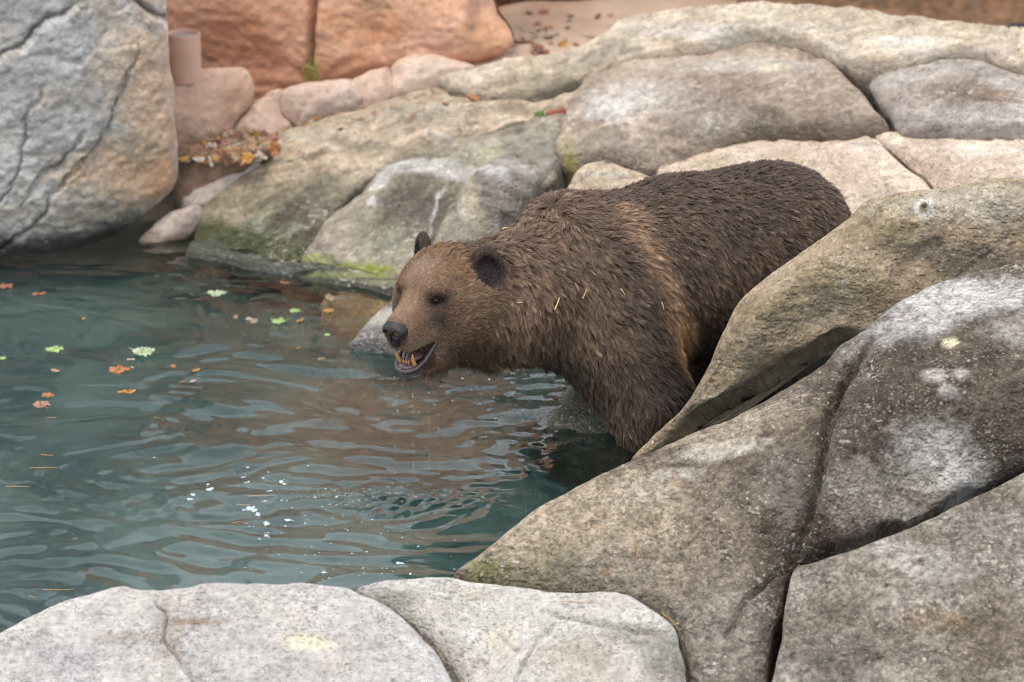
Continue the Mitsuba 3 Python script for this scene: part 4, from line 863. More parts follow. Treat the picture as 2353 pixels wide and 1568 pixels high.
def fur(count, seed, long=1.0):
    """Tapered blades of hair rooted over the skin, combed back and down, gathered into clumps."""
    r = np.random.default_rng(seed)
    tri = BV[BF]
    area = np.linalg.norm(np.cross(tri[:, 1] - tri[:, 0], tri[:, 2] - tri[:, 0]), axis=1) / 2
    hc = (tri.mean(1) - HO) @ HR
    w = area * np.where(tri.mean(1)[:, 2] < -0.06, 0.15, 1.0) * (1 + 1.6 * sstep(-0.28, -0.05, hc[:, 0]))
    f = np.searchsorted(np.cumsum(w) / w.sum(), r.random(count))
    f = np.minimum(f, len(BF) - 1)
    a, b = r.random(count), r.random(count)
    a, b = np.where(a + b > 1, 1 - a, a), np.where(a + b > 1, 1 - b, b)
    bc = np.stack([1 - a - b, a, b], 1)
    P = (tri[f] * bc[..., None]).sum(1)
    N = unit((BN[BF[f]] * bc[..., None]).sum(1))
    h = (P - HO) @ HR
    ay = np.abs(h[:, 1])
    q0 = (P - C_CHEST) @ AX
    # combing
    D = AX[None] * 0.62 + np.array([[0, 0, -0.80]]) + LAT[None] * 0.0
    D = D + np.array([[0, 0, -0.9]]) * sstep(0.45, 0.15, P[:, 2])[:, None]
    D = D + np.array([[0, 0, -0.5]]) * sstep(0.0, -0.3, q0)[:, None]
    headw = (sstep(-0.30, -0.10, h[:, 0]) * sstep(0.32, 0.24, ay))[:, None]
    src = np.array([0.20, 0, -0.07])
    Dh = unit(h - src) + np.array([[-0.25, 0, -0.12]]) * sstep(0.02, -0.15, h[:, 0])[:, None] + np.array([[0, 0, -0.5]]) * sstep(-0.10, -0.2, h[:, 2])[:, None]
    D = D * (1 - headw) + (Dh @ HR.T) * headw
    sw = np.stack([fb(P, 5.0, 2, 401), fb(P, 5.0, 2, 402), fb(P, 5.0, 2, 403)], 1) - 0.5
    sw2 = np.stack([fb(P, 22.0, 2, 404), fb(P, 22.0, 2, 405), fb(P, 22.0, 2, 406)], 1) - 0.5
    D = unit(D) + sw * 1.0 + sw2 * (1.1 - 0.7 * headw)
    D = unit(D - (D * N).sum(1, keepdims=True) * N)
    face = sstep(-0.20, 0.05, h[:, 0]) * headw[:, 0]
    L = 0.057 * (1 - face) + 0.012 * face
    L = L + 0.012 * np.exp(-((h[:, 0] + 0.14) / 0.07) ** 2) * (ay > 0.08) * sstep(0.05, -0.03, h[:, 2])
    earw = sstep(0.108, 0.088, np.linalg.norm(np.c_[h[:, 0] - EARC[0] - 0.007, ay - EARC[1] - 0.005, h[:, 2] - EARC[2] - 0.006], axis=1))
    L = np.where(earw > 0.3, 0.009, L)
    beard = sstep(-0.17, -0.23, h[:, 2]) * sstep(0.04, 0.0, h[:, 0]) * sstep(-0.30, -0.2, h[:, 0]) * (ay < 0.16)
    L = L * (1 + 0.5 * beard)
    fringe = sstep(-0.25, -0.75, N[:, 2]) * sstep(0.05, -0.05, q0) * (1 - headw[:, 0])
    L = L * (1 + 0.5 * fringe)
    L = L * r.uniform(0.65, 1.15, count) * long
    # bald spots: nose, eyes, inside of the mouth
    bald = (np.linalg.norm((np.c_[h[:, 0], ay, h[:, 2]] - [0.190, 0.0, -0.064]) / [0.042, 0.052, 0.058], axis=1) < 1)
    bald |= np.linalg.norm((np.c_[h[:, 0], ay, h[:, 2]] - [0.016, 0.078, 0.015]) / [0.022, 0.017, 0.013], axis=1) < 1
    bald |= (h[:, 0] > 0.03) & (ay < 0.068) & (h[:, 2] < -0.148 - 0.02 * (h[:, 0] > .09)) & (h[:, 2] > -0.252)
    keep = ~bald & (P[:, 2] > -0.3)
    P, N, D, L, h = P[keep], N[keep], D[keep], L[keep], h[keep]
    face, beard = face[keep], beard[keep]
    m = len(P)
    # clumps: every hair leans to the tip of its clump
    nc = m // 12
    ci = r.choice(m, nc, replace=False)
    near = cKDTree(P[ci] + 0).query(P)[1]
    lift = 0.27 - 0.03 * face
    Nl = N * 0.5 + 0
    def tipof(i, jit):
        d = unit(D[i] + N[i] * lift[i][:, None] + jit)
        return P[i] + d * L[i][:, None]
    ctip = tipof(ci, r.normal(0, 0.22, (nc, 3)))
    own = tipof(np.arange(m), r.normal(0, 0.14, (m, 3)))
    pull = (0.66 * (1 - face) + 0.30 * face)[:, None] * r.uniform(0.6, 1.1, m)[:, None]
    tip = own + (ctip[near] - own) * np.clip(pull, 0, 0.95)
    tip[:, 2] -= 0.10 * L * (1 + 2.5 * beard)
    d = tip - P
    ll = np.linalg.norm(d, axis=1, keepdims=True)
    d = d * np.clip(L[:, None] * 1.25 / np.maximum(ll, 1e-6), 0, 1)
    midp = P + d * 0.5 + N * (L * 0.10)[:, None] + r.normal(0, 0.0016, (m, 3)) * (1 - 0.6 * face)[:, None]
    tip = P + d
    root = P - N * 0.003
    T_ = unit(d)
    Nf = unit(N - (N * T_).sum(1, keepdims=True) * T_)
    S = np.cross(T_, Nf)
    ang = r.normal(0, 0.5, m)[:, None]
    S = S * np.cos(ang) + Nf * np.sin(ang)
    wd = ((0.00155 * (1 - face) + 0.0012 * face) * r.uniform(0.7, 1.4, m))[:, None]
    V = np.stack([root - S * wd, root + S * wd, midp - S * wd * 0.8, midp + S * wd * 0.8, tip], 1)
    base, tipc = coat(P)
    cb = np.clip(r.normal(0, 1, nc), -1.7, 1.5)[near][:, None]
    shade = np.exp(0.42 * cb * (1 - 0.45 * face[:, None]) + 0.13 * r.normal(0, 1, (m, 1)))
    tipshare = np.clip(r.uniform(0.30, 0.85, nc)[near] + r.normal(0, 0.16, m), 0, 1)[:, None]
    ct = (base * (1 - tipshare) + tipc * tipshare) * shade
    cm = (base * 0.75 + ct * 0.25)
    cr = base * 0.45
    Cc = np.stack([cr, cr, cm, cm, ct], 1)
    i = np.arange(m)[:, None] * 5
    F = np.vstack([i + np.array([[0, 1, 3]]), i + np.array([[0, 3, 2]]), i + np.array([[2, 3, 4]])])
    fn = unit(np.cross(S, T_))
    fn = np.where((fn * N).sum(1, keepdims=True) < 0, -fn, fn)
    nv = unit(fn * 0.75 + N * 0.4)
    nrm = np.repeat(nv[:, None], 5, 1).reshape(-1, 3)
    path = meshkit.write_ply((V.reshape(-1, 3), F), False, None, np.clip(Cc, 0, 1).reshape(-1, 3), normals=nrm)
    return {'type': 'ply', 'filename': path, 'face_normals': False, 'bsdf': {'type': 'ref', 'id': 'fur_bsdf'}}


scene['bear__fur'] = fur(560000, 11)


def tufts(seed):
    """Soaked points of hair hanging from the beard."""
    r = np.random.default_rng(seed)
    out, cols = [], []
    low = np.where((BN[:, 2] < -0.45) & (np.abs((BV - HO) @ HL) < 0.07) & (np.abs((BV - HO) @ HF + 0.045) < 0.075))[0]
    for k in r.choice(low, 34, replace=False):
        b, ln = BV[k] + [0, 0, 0.01], r.uniform(0.035, 0.075)
        t = np.linspace(0, 1, 5)
        for q in range(5):
            o = r.normal(0, 0.0045, 3) * [1, 1, 0]
            c = b + o * (1 - t[:, None] * 0.8) + np.outer(t, [r.normal(0, 0.006), r.normal(0, 0.006), -ln])
            w = 0.0026 * (1 - t * 0.92)
            a = np.arange(4) * math.pi / 2
            ring = np.stack([np.cos(a), np.sin(a), 0 * a], 1)
            V = (c[:, None] + w[:, None, None] * ring[None]).reshape(-1, 3)
            F = np.array([[i * 4 + j, i * 4 + (j + 1) % 4, i * 4 + 4 + (j + 1) % 4, i * 4 + 4 + j] for i in range(4) for j in range(4)])
            out.append((V, np.vstack([F[:, [0, 1, 2]], F[:, [0, 2, 3]]])))
            cols.append(np.repeat(np.array([0.045, 0.030, 0.022]) * (1 - t[:, None]) + np.array([0.26, 0.15, 0.085]) * t[:, None], 4, axis=0))
    n = np.cumsum([0] + [len(v) for v, _ in out])
    return (np.vstack([v for v, _ in out]), np.vstack([f + a for (_, f), a in zip(out, n)])), np.vstack(cols)


TM, TC = tufts(5)
scene['bear__beard'] = mikit.ply(TM, 'fur_bsdf', smooth=True, color=TC)
labels['bear__beard'] = {'label': 'soaked pointed tufts hanging under the chin', 'kind': 'stuff'}
labels['bear__fur'] = {'kind': 'stuff'}

# nose, eyes, mouth
def local_mesh(fn, lo, hi, step):
    a = [np.arange(l, h_, step).astype(np.float32) for l, h_ in zip(lo, hi)]
    G = np.stack(np.meshgrid(*a, indexing='ij'), -1)
    f = fn(G.reshape(-1, 3)).reshape(G.shape[:3])
    V, F = nets(f, *a)
    return hw(V), F


def nose_sdf(P):
    P = P - np.float32([0, 0, 0.018])
    m = P.copy()
    m[:, 1] = np.abs(m[:, 1])
    d = ball(P, (0.178, 0, -0.074), (0.038, 0.047, 0.040))
    d = smin(d, ball(m, (0.180, 0.031, -0.080), (0.028, 0.021, 0.027)), 0.012)
    d = smin(d, ball(P, (0.182, 0, -0.112), (0.025, 0.024, 0.034)), 0.014)
    d = smax(d, -ball(m, (0.216, 0.0215, -0.082), (0.026, 0.0155, 0.0150)), 0.005)
    d = smax(d, -ball(m, (0.194, 0.044, -0.090), (0.024, 0.010, 0.006)), 0.004)
    return smax(d, -ball(P, (0.212, 0, -0.108), (0.012, 0.0028, 0.030)), 0.003)


scene['nose_leather'] = {'type': 'bumpmap', 'arbitrary': mikit.proc(lambda p, n, uv: 0.0012 * mikit.noise(p.x * 420, p.y * 420, p.z * 420), eps=0.0006), 'scale': 1.0,
                         'bsdf': {'type': 'twosided', 'bsdf': mat(rgb(0.018, 0.016, 0.018), 0.36, 0.45, clearcoat=0.15)}}
scene['lip_skin'] = {'type': 'twosided', 'bsdf': mat(rgb(0.048, 0.036, 0.043), 0.3, 0.6, clearcoat=0.5)}
scene['tongue_skin'] = {'type': 'twosided', 'bsdf': mat(rgb(0.125, 0.068, 0.092), 0.25, 0.6, clearcoat=0.5)}
scene['tooth_amber'] = mat(rgb(0.58, 0.29, 0.075), 0.35, 0.5)
scene['tooth_pale'] = mat(rgb(0.72, 0.58, 0.36), 0.35, 0.5)
scene['eye_bsdf'] = {'type': 'principled', 'base_color': rgb(0.035, 0.014, 0.010), 'roughness': 0.14, 'specular': 0.4}
V, F = local_mesh(nose_sdf, (0.13, -0.065, -0.15), (0.235, 0.065, 0.0), 0.0022)
add('nose', (V, F), 'nose_leather', smooth=True, key='bear__nose')
for s, nm in ((1, ''), (-1, '_001')):
    lid = trimesh.creation.icosphere(subdivisions=3, radius=0.0140)
    zc = lid.triangles_center[:, 2] + 0.25 * lid.triangles_center[:, 0]
    lid.update_faces((zc > 0.0052) | (zc < -0.0052))
    lid.vertices = hw(lid.vertices * [1, 1.15, 1] + np.array([0.0085, 0.0745 * s, 0.015]))
    add('eyelid', lid, 'nose_leather', smooth=True, key='bear__eyelid' + nm)
    e = trimesh.creation.icosphere(subdivisions=3, radius=0.0125)
    e.vertices = hw(e.vertices + np.array([0.0085, 0.0745 * s, 0.015]))
    add('eye', e, 'eye_bsdf', smooth=True, key='bear__eye' + nm)


def lip_sdf(P):
    m = P.copy()
    m[:, 1] = np.abs(m[:, 1])
    pts = [(-0.008, 0.071, -0.146), (0.035, 0.067, -0.174), (0.080, 0.060, -0.212), (0.124, 0.045, -0.234), (0.149, 0.019, -0.242), (0.153, 0.0, -0.243)]
    d = np.full(len(P), 9.0, np.float32)
    for a, b in zip(pts[:-1], pts[1:]):
        d = np.minimum(d, cone(m, a, b, 0.0098, 0.0098))
    d = smin(d, ball(P, (0.086, 0, -0.250), (0.064, 0.046, 0.020)), 0.02)
    return d


V, F = local_mesh(lip_sdf, (-0.03, -0.09, -0.285), (0.185, 0.09, -0.12), 0.003)
add('lower_lip', (V, F), 'lip_skin', smooth=True, key='bear__lower_lip')


def tongue_sdf(P):
    d = smin(ball(P, (0.055, 0, -0.212), (0.058, 0.034, 0.018)), ball(P, (0.116, 0, -0.233), (0.032, 0.037, 0.017)), 0.01)
    return smax(d, -ball(P, (0.08, 0, -0.194), (0.08, 0.004, 0.012)), 0.008)


V, F = local_mesh(tongue_sdf, (-0.01, -0.05, -0.26), (0.16, 0.05, -0.185), 0.0025)
add('tongue', (V, F), 'tongue_skin', smooth=True, key='bear__tongue')


def tooth(base, tipp, r, bs, i):
    t = np.linspace(0, 1, 9)
    b, p = np.array(base), np.array(tipp)
    ring = []
    bend = np.array([-0.006, 0, 0])
    ang = np.arange(12) * math.pi / 6
    for k in t:
        rr = r * (1 - k**1.7) ** 0.7 + 0.0004
        c = b + (p - b) * k + bend * math.sin(math.pi * k) * -1
        ring.append(c + rr * np.stack([np.cos(ang), np.sin(ang) * 0.8, 0 * ang], 1))
    V = np.vstack(ring)
    F = []
    for k in range(8):
        for a in range(12):
            q = (a + 1) % 12
            F += [[k * 12 + a, k * 12 + q, k * 12 + 12 + a], [k * 12 + q, k * 12 + 12 + q, k * 12 + 12 + a]]
    add('tooth', (hw(V), np.array(F)), bs, smooth=True, key='bear__tooth' + (f'_{i:03d}' if i else ''))


tooth((0.112, 0.033, -0.226), (0.128, 0.036, -0.168), 0.0090, 'tooth_amber', 0)
tooth((0.112, -0.033, -0.226), (0.128, -0.036, -0.168), 0.0090, 'tooth_amber', 1)
for k in range(3):
    tooth((0.116, -0.012 + 0.012 * k, -0.224), (0.122, -0.012 + 0.012 * k, -0.203), 0.0052, 'tooth_amber', 2 + k)
tooth((0.138, -0.026, -0.140), (0.142, -0.024, -0.166), 0.0075, 'tooth_pale', 5)
tooth((0.120, 0.034, -0.140), (0.118, 0.036, -0.160), 0.0065, 'tooth_pale', 6)
# ------------------------------------------------------------------ clay pipe, lid, plants
def lathe(prof, seg=48):
    a = np.arange(seg) * 2 * math.pi / seg
    V = np.vstack([np.stack([r * np.cos(a), r * np.sin(a), 0 * a + z], 1) for r, z in prof])
    F = []
    for k in range(len(prof) - 1):
        i = np.arange(seg)
        j = (i + 1) % seg
        F += [np.stack([k * seg + i, k * seg + j, (k + 1) * seg + i], 1), np.stack([k * seg + j, (k + 1) * seg + j, (k + 1) * seg + i], 1)]
    return V, np.vstack(F)


scene['clay'] = {'type': 'twosided', 'bsdf': mat(mikit.proc(lambda p, n, uv: mikit.mix((0.52, 0.32, 0.24), (0.62, 0.43, 0.35), mikit.fbm(p.x * 14, p.y * 14, p.z * 9, 3))), 0.8, 0.3)}
scene['steel_grey'] = {'type': 'twosided', 'bsdf': mat(rgb(0.42, 0.44, 0.47), 0.35, 0.5, metallic=0.6)}
scene['black_plastic'] = {'type': 'twosided', 'bsdf': mat(rgb(0.025, 0.027, 0.032), 0.5, 0.4)}
pp = at(425, 170, 18.53)
V, F = lathe([(0.074, -0.03), (0.076, 0.0), (0.076, 0.185), (0.0745, 0.194), (0.071, 0.197), (0.067, 0.195), (0.0655, 0.188), (0.0655, 0.02), (0.01, 0.018)])
scene['pipe__shell'] = mikit.ply((V + pp, F), 'clay', smooth=40)
V, F = lathe([(0.0655, 0.165), (0.0645, 0.178), (0.055, 0.182), (0.002, 0.184)])
scene['pipe__cap'] = mikit.ply((V + pp, F), 'steel_grey', smooth=40)
labels['pipe'] = {'label': 'upright terracotta pipe with a grey cap standing on the squared pink boulder', 'category': 'pipe'}
labels['pipe__cap'] = {'label': 'grey metal cap inside the pipe mouth'}
# black box lid behind the ridge slab at the far right
bx = at(2350, 108, 18.6)
hull = trimesh.convex.convex_hull(np.array([[x, y, z] for x, y, z in ((-0.09, 0, 0), (0.24, 0, 0), (-0.09, 0.22, 0), (0.24, 0.22, 0), (-0.03, 0.01, 0.055), (0.24, 0.01, 0.06), (-0.03, 0.21, 0.055), (0.24, 0.21, 0.06))]) + bx)
scene['utility_box__lid'] = mikit.ply(hull, 'black_plastic')
rib = trimesh.creation.box((0.012, 0.20, 0.07))
rib.apply_translation(bx + [0.045, 0.10, 0.036])
scene['utility_box__rib'] = mikit.ply(rib, 'black_plastic')
labels['utility_box'] = {'label': 'black plastic box lid poking up behind the ridge slab at the far right', 'category': 'box'}

# ------------------------------------------------------------------ leaves
LEAF_COLS = {'green': (0.42, 0.60, 0.24), 'pale_green': (0.52, 0.62, 0.40), 'orange': (0.52, 0.21, 0.07), 'amber': (0.58, 0.30, 0.07), 'rust': (0.40, 0.16, 0.085), 'tan': (0.50, 0.35, 0.22), 'cream': (0.60, 0.52, 0.44), 'brown': (0.24, 0.12, 0.07), 'pink': (0.50, 0.27, 0.20)}
for k, c in LEAF_COLS.items():
    c = tuple(0.72 * x + 0.025 for x in c)
    scene['leaf_' + k] = {'type': 'twosided', 'bsdf': mat(rgb(*c), 0.6, 0.35)}


def leaf(size, seed, lobes=5, curl=0.15):
    """A lobed leaf lying in the xy plane: outline, a raised midrib and a curl; two skins make it a body."""
    r = np.random.default_rng(seed)
    n = 40
    a = np.linspace(0, 2 * math.pi, n, endpoint=False)
    if lobes:
        rad = 0.5 * (0.74 + 0.26 * np.abs(np.cos(a * lobes / 2 + 0.2 * r.normal())) ** 0.8) * (1 + 0.12 * r.normal(0, 1, n))
    else:
        rad = 0.5 / np.sqrt((np.cos(a)) ** 2 + (np.sin(a) / r.uniform(0.38, 0.55)) ** 2) * (1 + 0.05 * r.normal(0, 1, n))
    o = np.stack([rad * np.cos(a), rad * np.sin(a)], 1)
    V = np.vstack([[0, 0], o * 0.5, o]) * size
    z = curl * size * ((V[:, 0] / size) ** 2 * r.uniform(-1.5, 2.2) + (V[:, 1] / size) ** 2 * r.uniform(0, 2.5)) + 0.04 * size * r.normal(0, 1, len(V))
    z[0] -= 0.03 * size
    V = np.c_[V, z]
    i = np.arange(n)
    j = (i + 1) % n
    F = np.vstack([np.stack([0 * i, 1 + i, 1 + j], 1), np.stack([1 + i, 1 + n + i, 1 + n + j], 1), np.stack([1 + i, 1 + n + j, 1 + j], 1)])
    W = V.copy()
    W[:, 2] -= 0.0012
    m = len(V)
    e = np.vstack([np.stack([1 + n + i, m + 1 + n + i, 1 + n + j], 1), np.stack([m + 1 + n + i, m + 1 + n + j, 1 + n + j], 1)])
    V2, F2 = np.vstack([V, W]), np.vstack([F, F[:, ::-1] + m, e])
    if lobes:                                       # stalk
        st = trimesh.creation.cylinder(0.012 * size + 0.0006, height=0.55 * size, sections=5)
        st.apply_transform(trimesh.transformations.rotation_matrix(math.pi / 2, [0, 1, 0]))
        st.apply_translation([-0.45 * size, 0, 0])
        F2 = np.vstack([F2, np.array(st.faces) + len(V2)])
        V2 = np.vstack([V2, st.vertices])
    return V2, F2


LEAF_MESH = {}


def put_leaf(p, nrm, size, col, name, label, cat, group=None, seed=0, lobes=5, curl=0.15, spin=None, tilt=0.0):
    r = np.random.default_rng(seed)
    k = (round(size, 3), seed % 7, lobes, round(curl, 2))
    if k not in LEAF_MESH:
        V, F = leaf(1.0, seed % 7 + 50 * lobes, lobes, curl)
        LEAF_MESH[k] = mikit.ply((V * size, F), None)['filename']
    z = unit(np.asarray(nrm, float) + r.normal(0, tilt, 3) if tilt else nrm)
    x = unit(np.cross([0.3, 1, 0.2], z))
    s = r.uniform(0, 6.28) if spin is None else spin
    y = np.cross(z, x)
    M = np.eye(4)
    M[:3, 0], M[:3, 1], M[:3, 2], M[:3, 3] = x * math.cos(s) + y * math.sin(s), -x * math.sin(s) + y * math.cos(s), z, p
    key = numbered(name)
    scene[key] = {'type': 'ply', 'filename': LEAF_MESH[k], 'face_normals': True, 'bsdf': {'type': 'ref', 'id': 'leaf_' + col}, 'to_world': T(M.tolist())}
    tag(key, label, cat, group)
    return key


PX = 1 / 592.0                                      # metres per measured pixel near the bear
FLOAT = [  # u, v, width in pixels, colour, lobes, label
    (124, 804, 44, 'green', 5, 'small green leaf floating near the left edge beside a brown one'), (328, 810, 66, 'pale_green', 7, 'largest pale green leaf floating left of the bear'), (497, 677, 52, 'pale_green', 5, 'pale green leaf floating farthest back below the mossy slope'), (677, 721, 29, 'green', 5, 'round green leaf floating behind the leaf raft'),
    (640, 742, 40, 'green', 5, 'green leaf at the middle of the leaf raft'), (752, 775, 19, 'green', 5, 'tiny lime leaf floating left of the muzzle'), (4, 824, 22, 'green', 5, 'green leaf cut by the left edge of the view'),
    (13, 660, 40, 'rust', 5, 'rusty leaf under the left cliff at the edge of the view'), (89, 677, 40, 'rust', 0, 'long rusty leaf floating below the foot of the left cliff'), (192, 737, 18, 'amber', 0, 'little amber leaf alone on the far left water'), (272, 854, 54, 'orange', 5, 'bright orange leaf below the largest pale green leaf'), (398, 847, 26, 'orange', 0, 'small orange leaf right of the bright orange leaf'),
    (450, 859, 28, 'amber', 0, 'small amber leaf nearest the middle of the pool'), (291, 903, 46, 'amber', 0, 'flat amber leaf floating below the bright orange leaf'), (110, 910, 34, 'orange', 5, 'orange leaf touching a pink leaf at the left'), (94, 926, 48, 'pink', 5, 'pinkish lobed leaf touching an orange leaf at the left'), (127, 857, 30, 'tan', 0, 'faint tan leaf below the small green leaf at left'),
    (541, 728, 26, 'tan', 0, 'tan leaf at the left end of the leaf raft'), (584, 739, 40, 'tan', 0, 'long tan leaf between cream and green ones in the leaf raft'), (572, 733, 20, 'cream', 5, 'curled cream leaf in the leaf raft'), (689, 738, 28, 'amber', 0, 'amber leaf at the right end of the leaf raft'), (757, 690, 54, 'tan', 0, 'long tan leaf floating under the pool wall'), (755, 718, 30, 'amber', 5, 'amber leaf floating below the long tan leaf by the pool wall'),
    (654, 657, 27, 'rust', 0, 'rust leaf against the foot of the pool wall'), (685, 803, 16, 'amber', 0, 'tiny amber leaf below the leaf raft'), (304, 848, 14, 'cream', 0, 'cream scrap right of the bright orange leaf'), (301, 822, 22, 'cream', 0, 'cream scrap under the largest pale green leaf'), (443, 879, 30, 'cream', 0, 'cream curled scrap in the middle of the pool'), (420, 882, 18, 'brown', 5, 'dark brown curled leaf in the middle of the pool'), (738, 828, 22, 'tan', 0, 'tan scrap left of the wet rock by the muzzle')]
for i, (u, v, w, c, lob, lab) in enumerate(FLOAT):
    p = on(u, v, 0.0)
    p[2] = water_z(p[None])[0] + 0.004
    put_leaf(p, [0, 0, 1], w * PX * 0.95, c, 'floating_leaf', lab, 'leaf', seed=i + 3, lobes=lob, curl=0.10)
rr = np.random.default_rng(77)
HEAP = Polygon([(412, 362), (440, 345), (480, 318), (500, 285), (530, 280), (560, 292), (600, 300), (650, 300), (700, 292), (720, 300), (660, 322), (630, 345), (585, 372), (540, 372), (480, 372), (430, 378)])
n = 0
while n < 230:
    u, v = rr.uniform(410, 722), rr.uniform(278, 380)
    if not HEAP.contains(shapely.Point(u, v)):
        continue
    p = on(u, v, 0.25)
    p[2] = ground_z(p[None])[0]
    p = on(u, v, max(p[2], 0.28) + 0.01 + 0.04 * rr.random())
    c = str(rr.choice(['amber', 'rust', 'tan', 'cream', 'brown', 'pink', 'tan', 'orange', 'brown', 'cream', 'tan']))
    put_leaf(p, [0, -0.45, 1], rr.uniform(0.038, 0.068), c, 'litter_leaf', f'dry {c} fallen leaf in the heap between the pink boulders and grey slope', 'leaf', 'dry leaves heaped in the nook', seed=200 + n, lobes=5 if n % 3 else 0, curl=0.35, tilt=0.45)
    n += 1
for i in range(64):                                 # scattered over the sandy floor
    u, v = (rr.normal(1225, 45), rr.normal(85, 26)) if i < 34 else (rr.normal(1345, 26), rr.normal(108, 12)) if i < 46 else (rr.uniform(1150, 1500), rr.uniform(30, 150))
    if v < 24 or u < 1168:
        continue
    p = on(u, v, 0.57)
    p[2] = ground_z(p[None])[0] + 0.008
    c = str(rr.choice(['rust', 'brown', 'pink', 'tan', 'cream', 'brown', 'amber']))
    put_leaf(p, [0, 0, 1], rr.uniform(0.03, 0.065), c, 'sand_leaf', f'dry {c} leaf scattered on the sandy floor behind the ridge slab', 'leaf', 'dry leaves scattered on the sandy floor', seed=500 + i, lobes=5 if i % 2 else 0, curl=0.3, tilt=0.3)
for i in range(22):                                 # along the row of pink boulders
    u = rr.uniform(690, 900)
    v = 292 - (u - 690) * 0.26 + rr.normal(0, 5)
    p = at(u, v, 18.42)
    put_leaf(p, [0, -0.6, 1], rr.uniform(0.025, 0.05), rr.choice(['rust', 'pink', 'tan', 'cream', 'amber']), 'seam_leaf', 'dry leaf lodged in the seam between grey slope and pink boulders', 'leaf', 'dry leaves lodged along the seam', seed=700 + i, lobes=0 if i % 2 else 5, curl=0.3, tilt=0.4)
for i, (u, v) in enumerate(((745, 318), (782, 300), (828, 276), (860, 262), (690, 352), (668, 372), (912, 250), (948, 268), (1020, 240), (880, 300))):
    p, nn_ = surf(slope, u, v)
    put_leaf(p + 0.008 * nn_, nn_, rr.uniform(0.025, 0.05), ('rust', 'brown', 'tan', 'pink')[i % 4], 'slope_leaf', f"dry {('rust', 'brown', 'tan', 'pink')[i % 4]} leaf lying on the upper part of the long grey tan slope", 'leaf', 'dry leaves strewn over the grey slope', seed=820 + i, lobes=5 if i % 2 else 0, curl=0.3)
p, nn_ = surf(slope, 1085, 231)
put_leaf(p + 0.015 * nn_, nn_, 0.06, 'orange', 'crack_leaf', 'orange leaf stuck in the crack at the left end of the ridge slab', 'leaf', seed=41, curl=0.3)
p = at(2297, 84, 17.75)
put_leaf(p, [0, -0.8, 0.6], 0.045, 'amber', 'ridge_leaf', 'bright orange leaf on the ridge slab beside the black box lid', 'leaf', seed=43, lobes=0)
p = at(1716, 34, 18.33)
put_leaf(p, [0, -0.8, 0.6], 0.03, 'orange', 'ridge_leaf', 'tiny orange leaf at the crest of the ridge slab', 'leaf', seed=44, lobes=0)

# red and green succulent in the crack, weed at the wall joint
scene['plant_red'] = {'type': 'twosided', 'bsdf': mat(rgb(0.42, 0.13, 0.08), 0.6, 0.3)}
scene['plant_green'] = {'type': 'twosided', 'bsdf': mat(rgb(0.10, 0.22, 0.05), 0.6, 0.3)}
scene['weed_bsdf'] = {'type': 'twosided', 'bsdf': mat(rgb(0.30, 0.26, 0.08), 0.7, 0.3)}


def sprig(p0, count, spread, height, seed, lean=(0, -0.3, 0)):
    r = np.random.default_rng(seed)
    out = []
    for k in range(count * 2):
        b = p0 + np.array([r.normal(0, spread), r.normal(0, spread * 0.3), 0])
        t = b + np.array([r.normal(0, spread * 0.6), r.normal(0, spread * 0.4), height * r.uniform(0.5, 1.1)]) + np.array(lean) * height * 0.5
        for s in np.linspace(0.15, 1, 5):
            c = b + (t - b) * s
            e = trimesh.creation.icosphere(subdivisions=1, radius=1.0)
            e.vertices = e.vertices * [0.007, 0.004, 0.004] * r.uniform(0.7, 1.3)
            e.apply_transform(trimesh.transformations.euler_matrix(*r.uniform(0, 6, 3)))
            e.apply_translation(c + r.normal(0, 0.006, 3))
            out.append(e)
        st = trimesh.creation.cylinder(0.0018, segment=[b, t], sections=5)
        out.append(st)
    return trimesh.util.concatenate(out)


pp, pn = surf(slope, 1262, 262)
pp = pp + np.array([0, -0.03, -0.015])
scene['succulent__green_leaves'] = mikit.ply(sprig(pp + [-0.035, -0.01, 0.0], 9, 0.022, 0.035, 5), 'plant_green')
scene['succulent__red_leaves'] = mikit.ply(sprig(pp + [0.035, -0.01, 0.0], 10, 0.026, 0.045, 6), 'plant_red')
labels['succulent'] = {'label': 'small red and green plant growing from the crack left of the domed boulder', 'category': 'plant'}
labels['succulent__red_leaves'] = {'label': 'red leaved shoots', 'kind': 'stuff'}
labels['succulent__green_leaves'] = {'label': 'dark green leaved shoots', 'kind': 'stuff'}
scene['weed'] = mikit.ply(sprig(at(716, 188, 18.78), 9, 0.020, 0.11, 7), 'weed_bsdf')
labels['weed'] = {'label': 'thin yellow green weed at the foot of the wall joint', 'category': 'plant'}

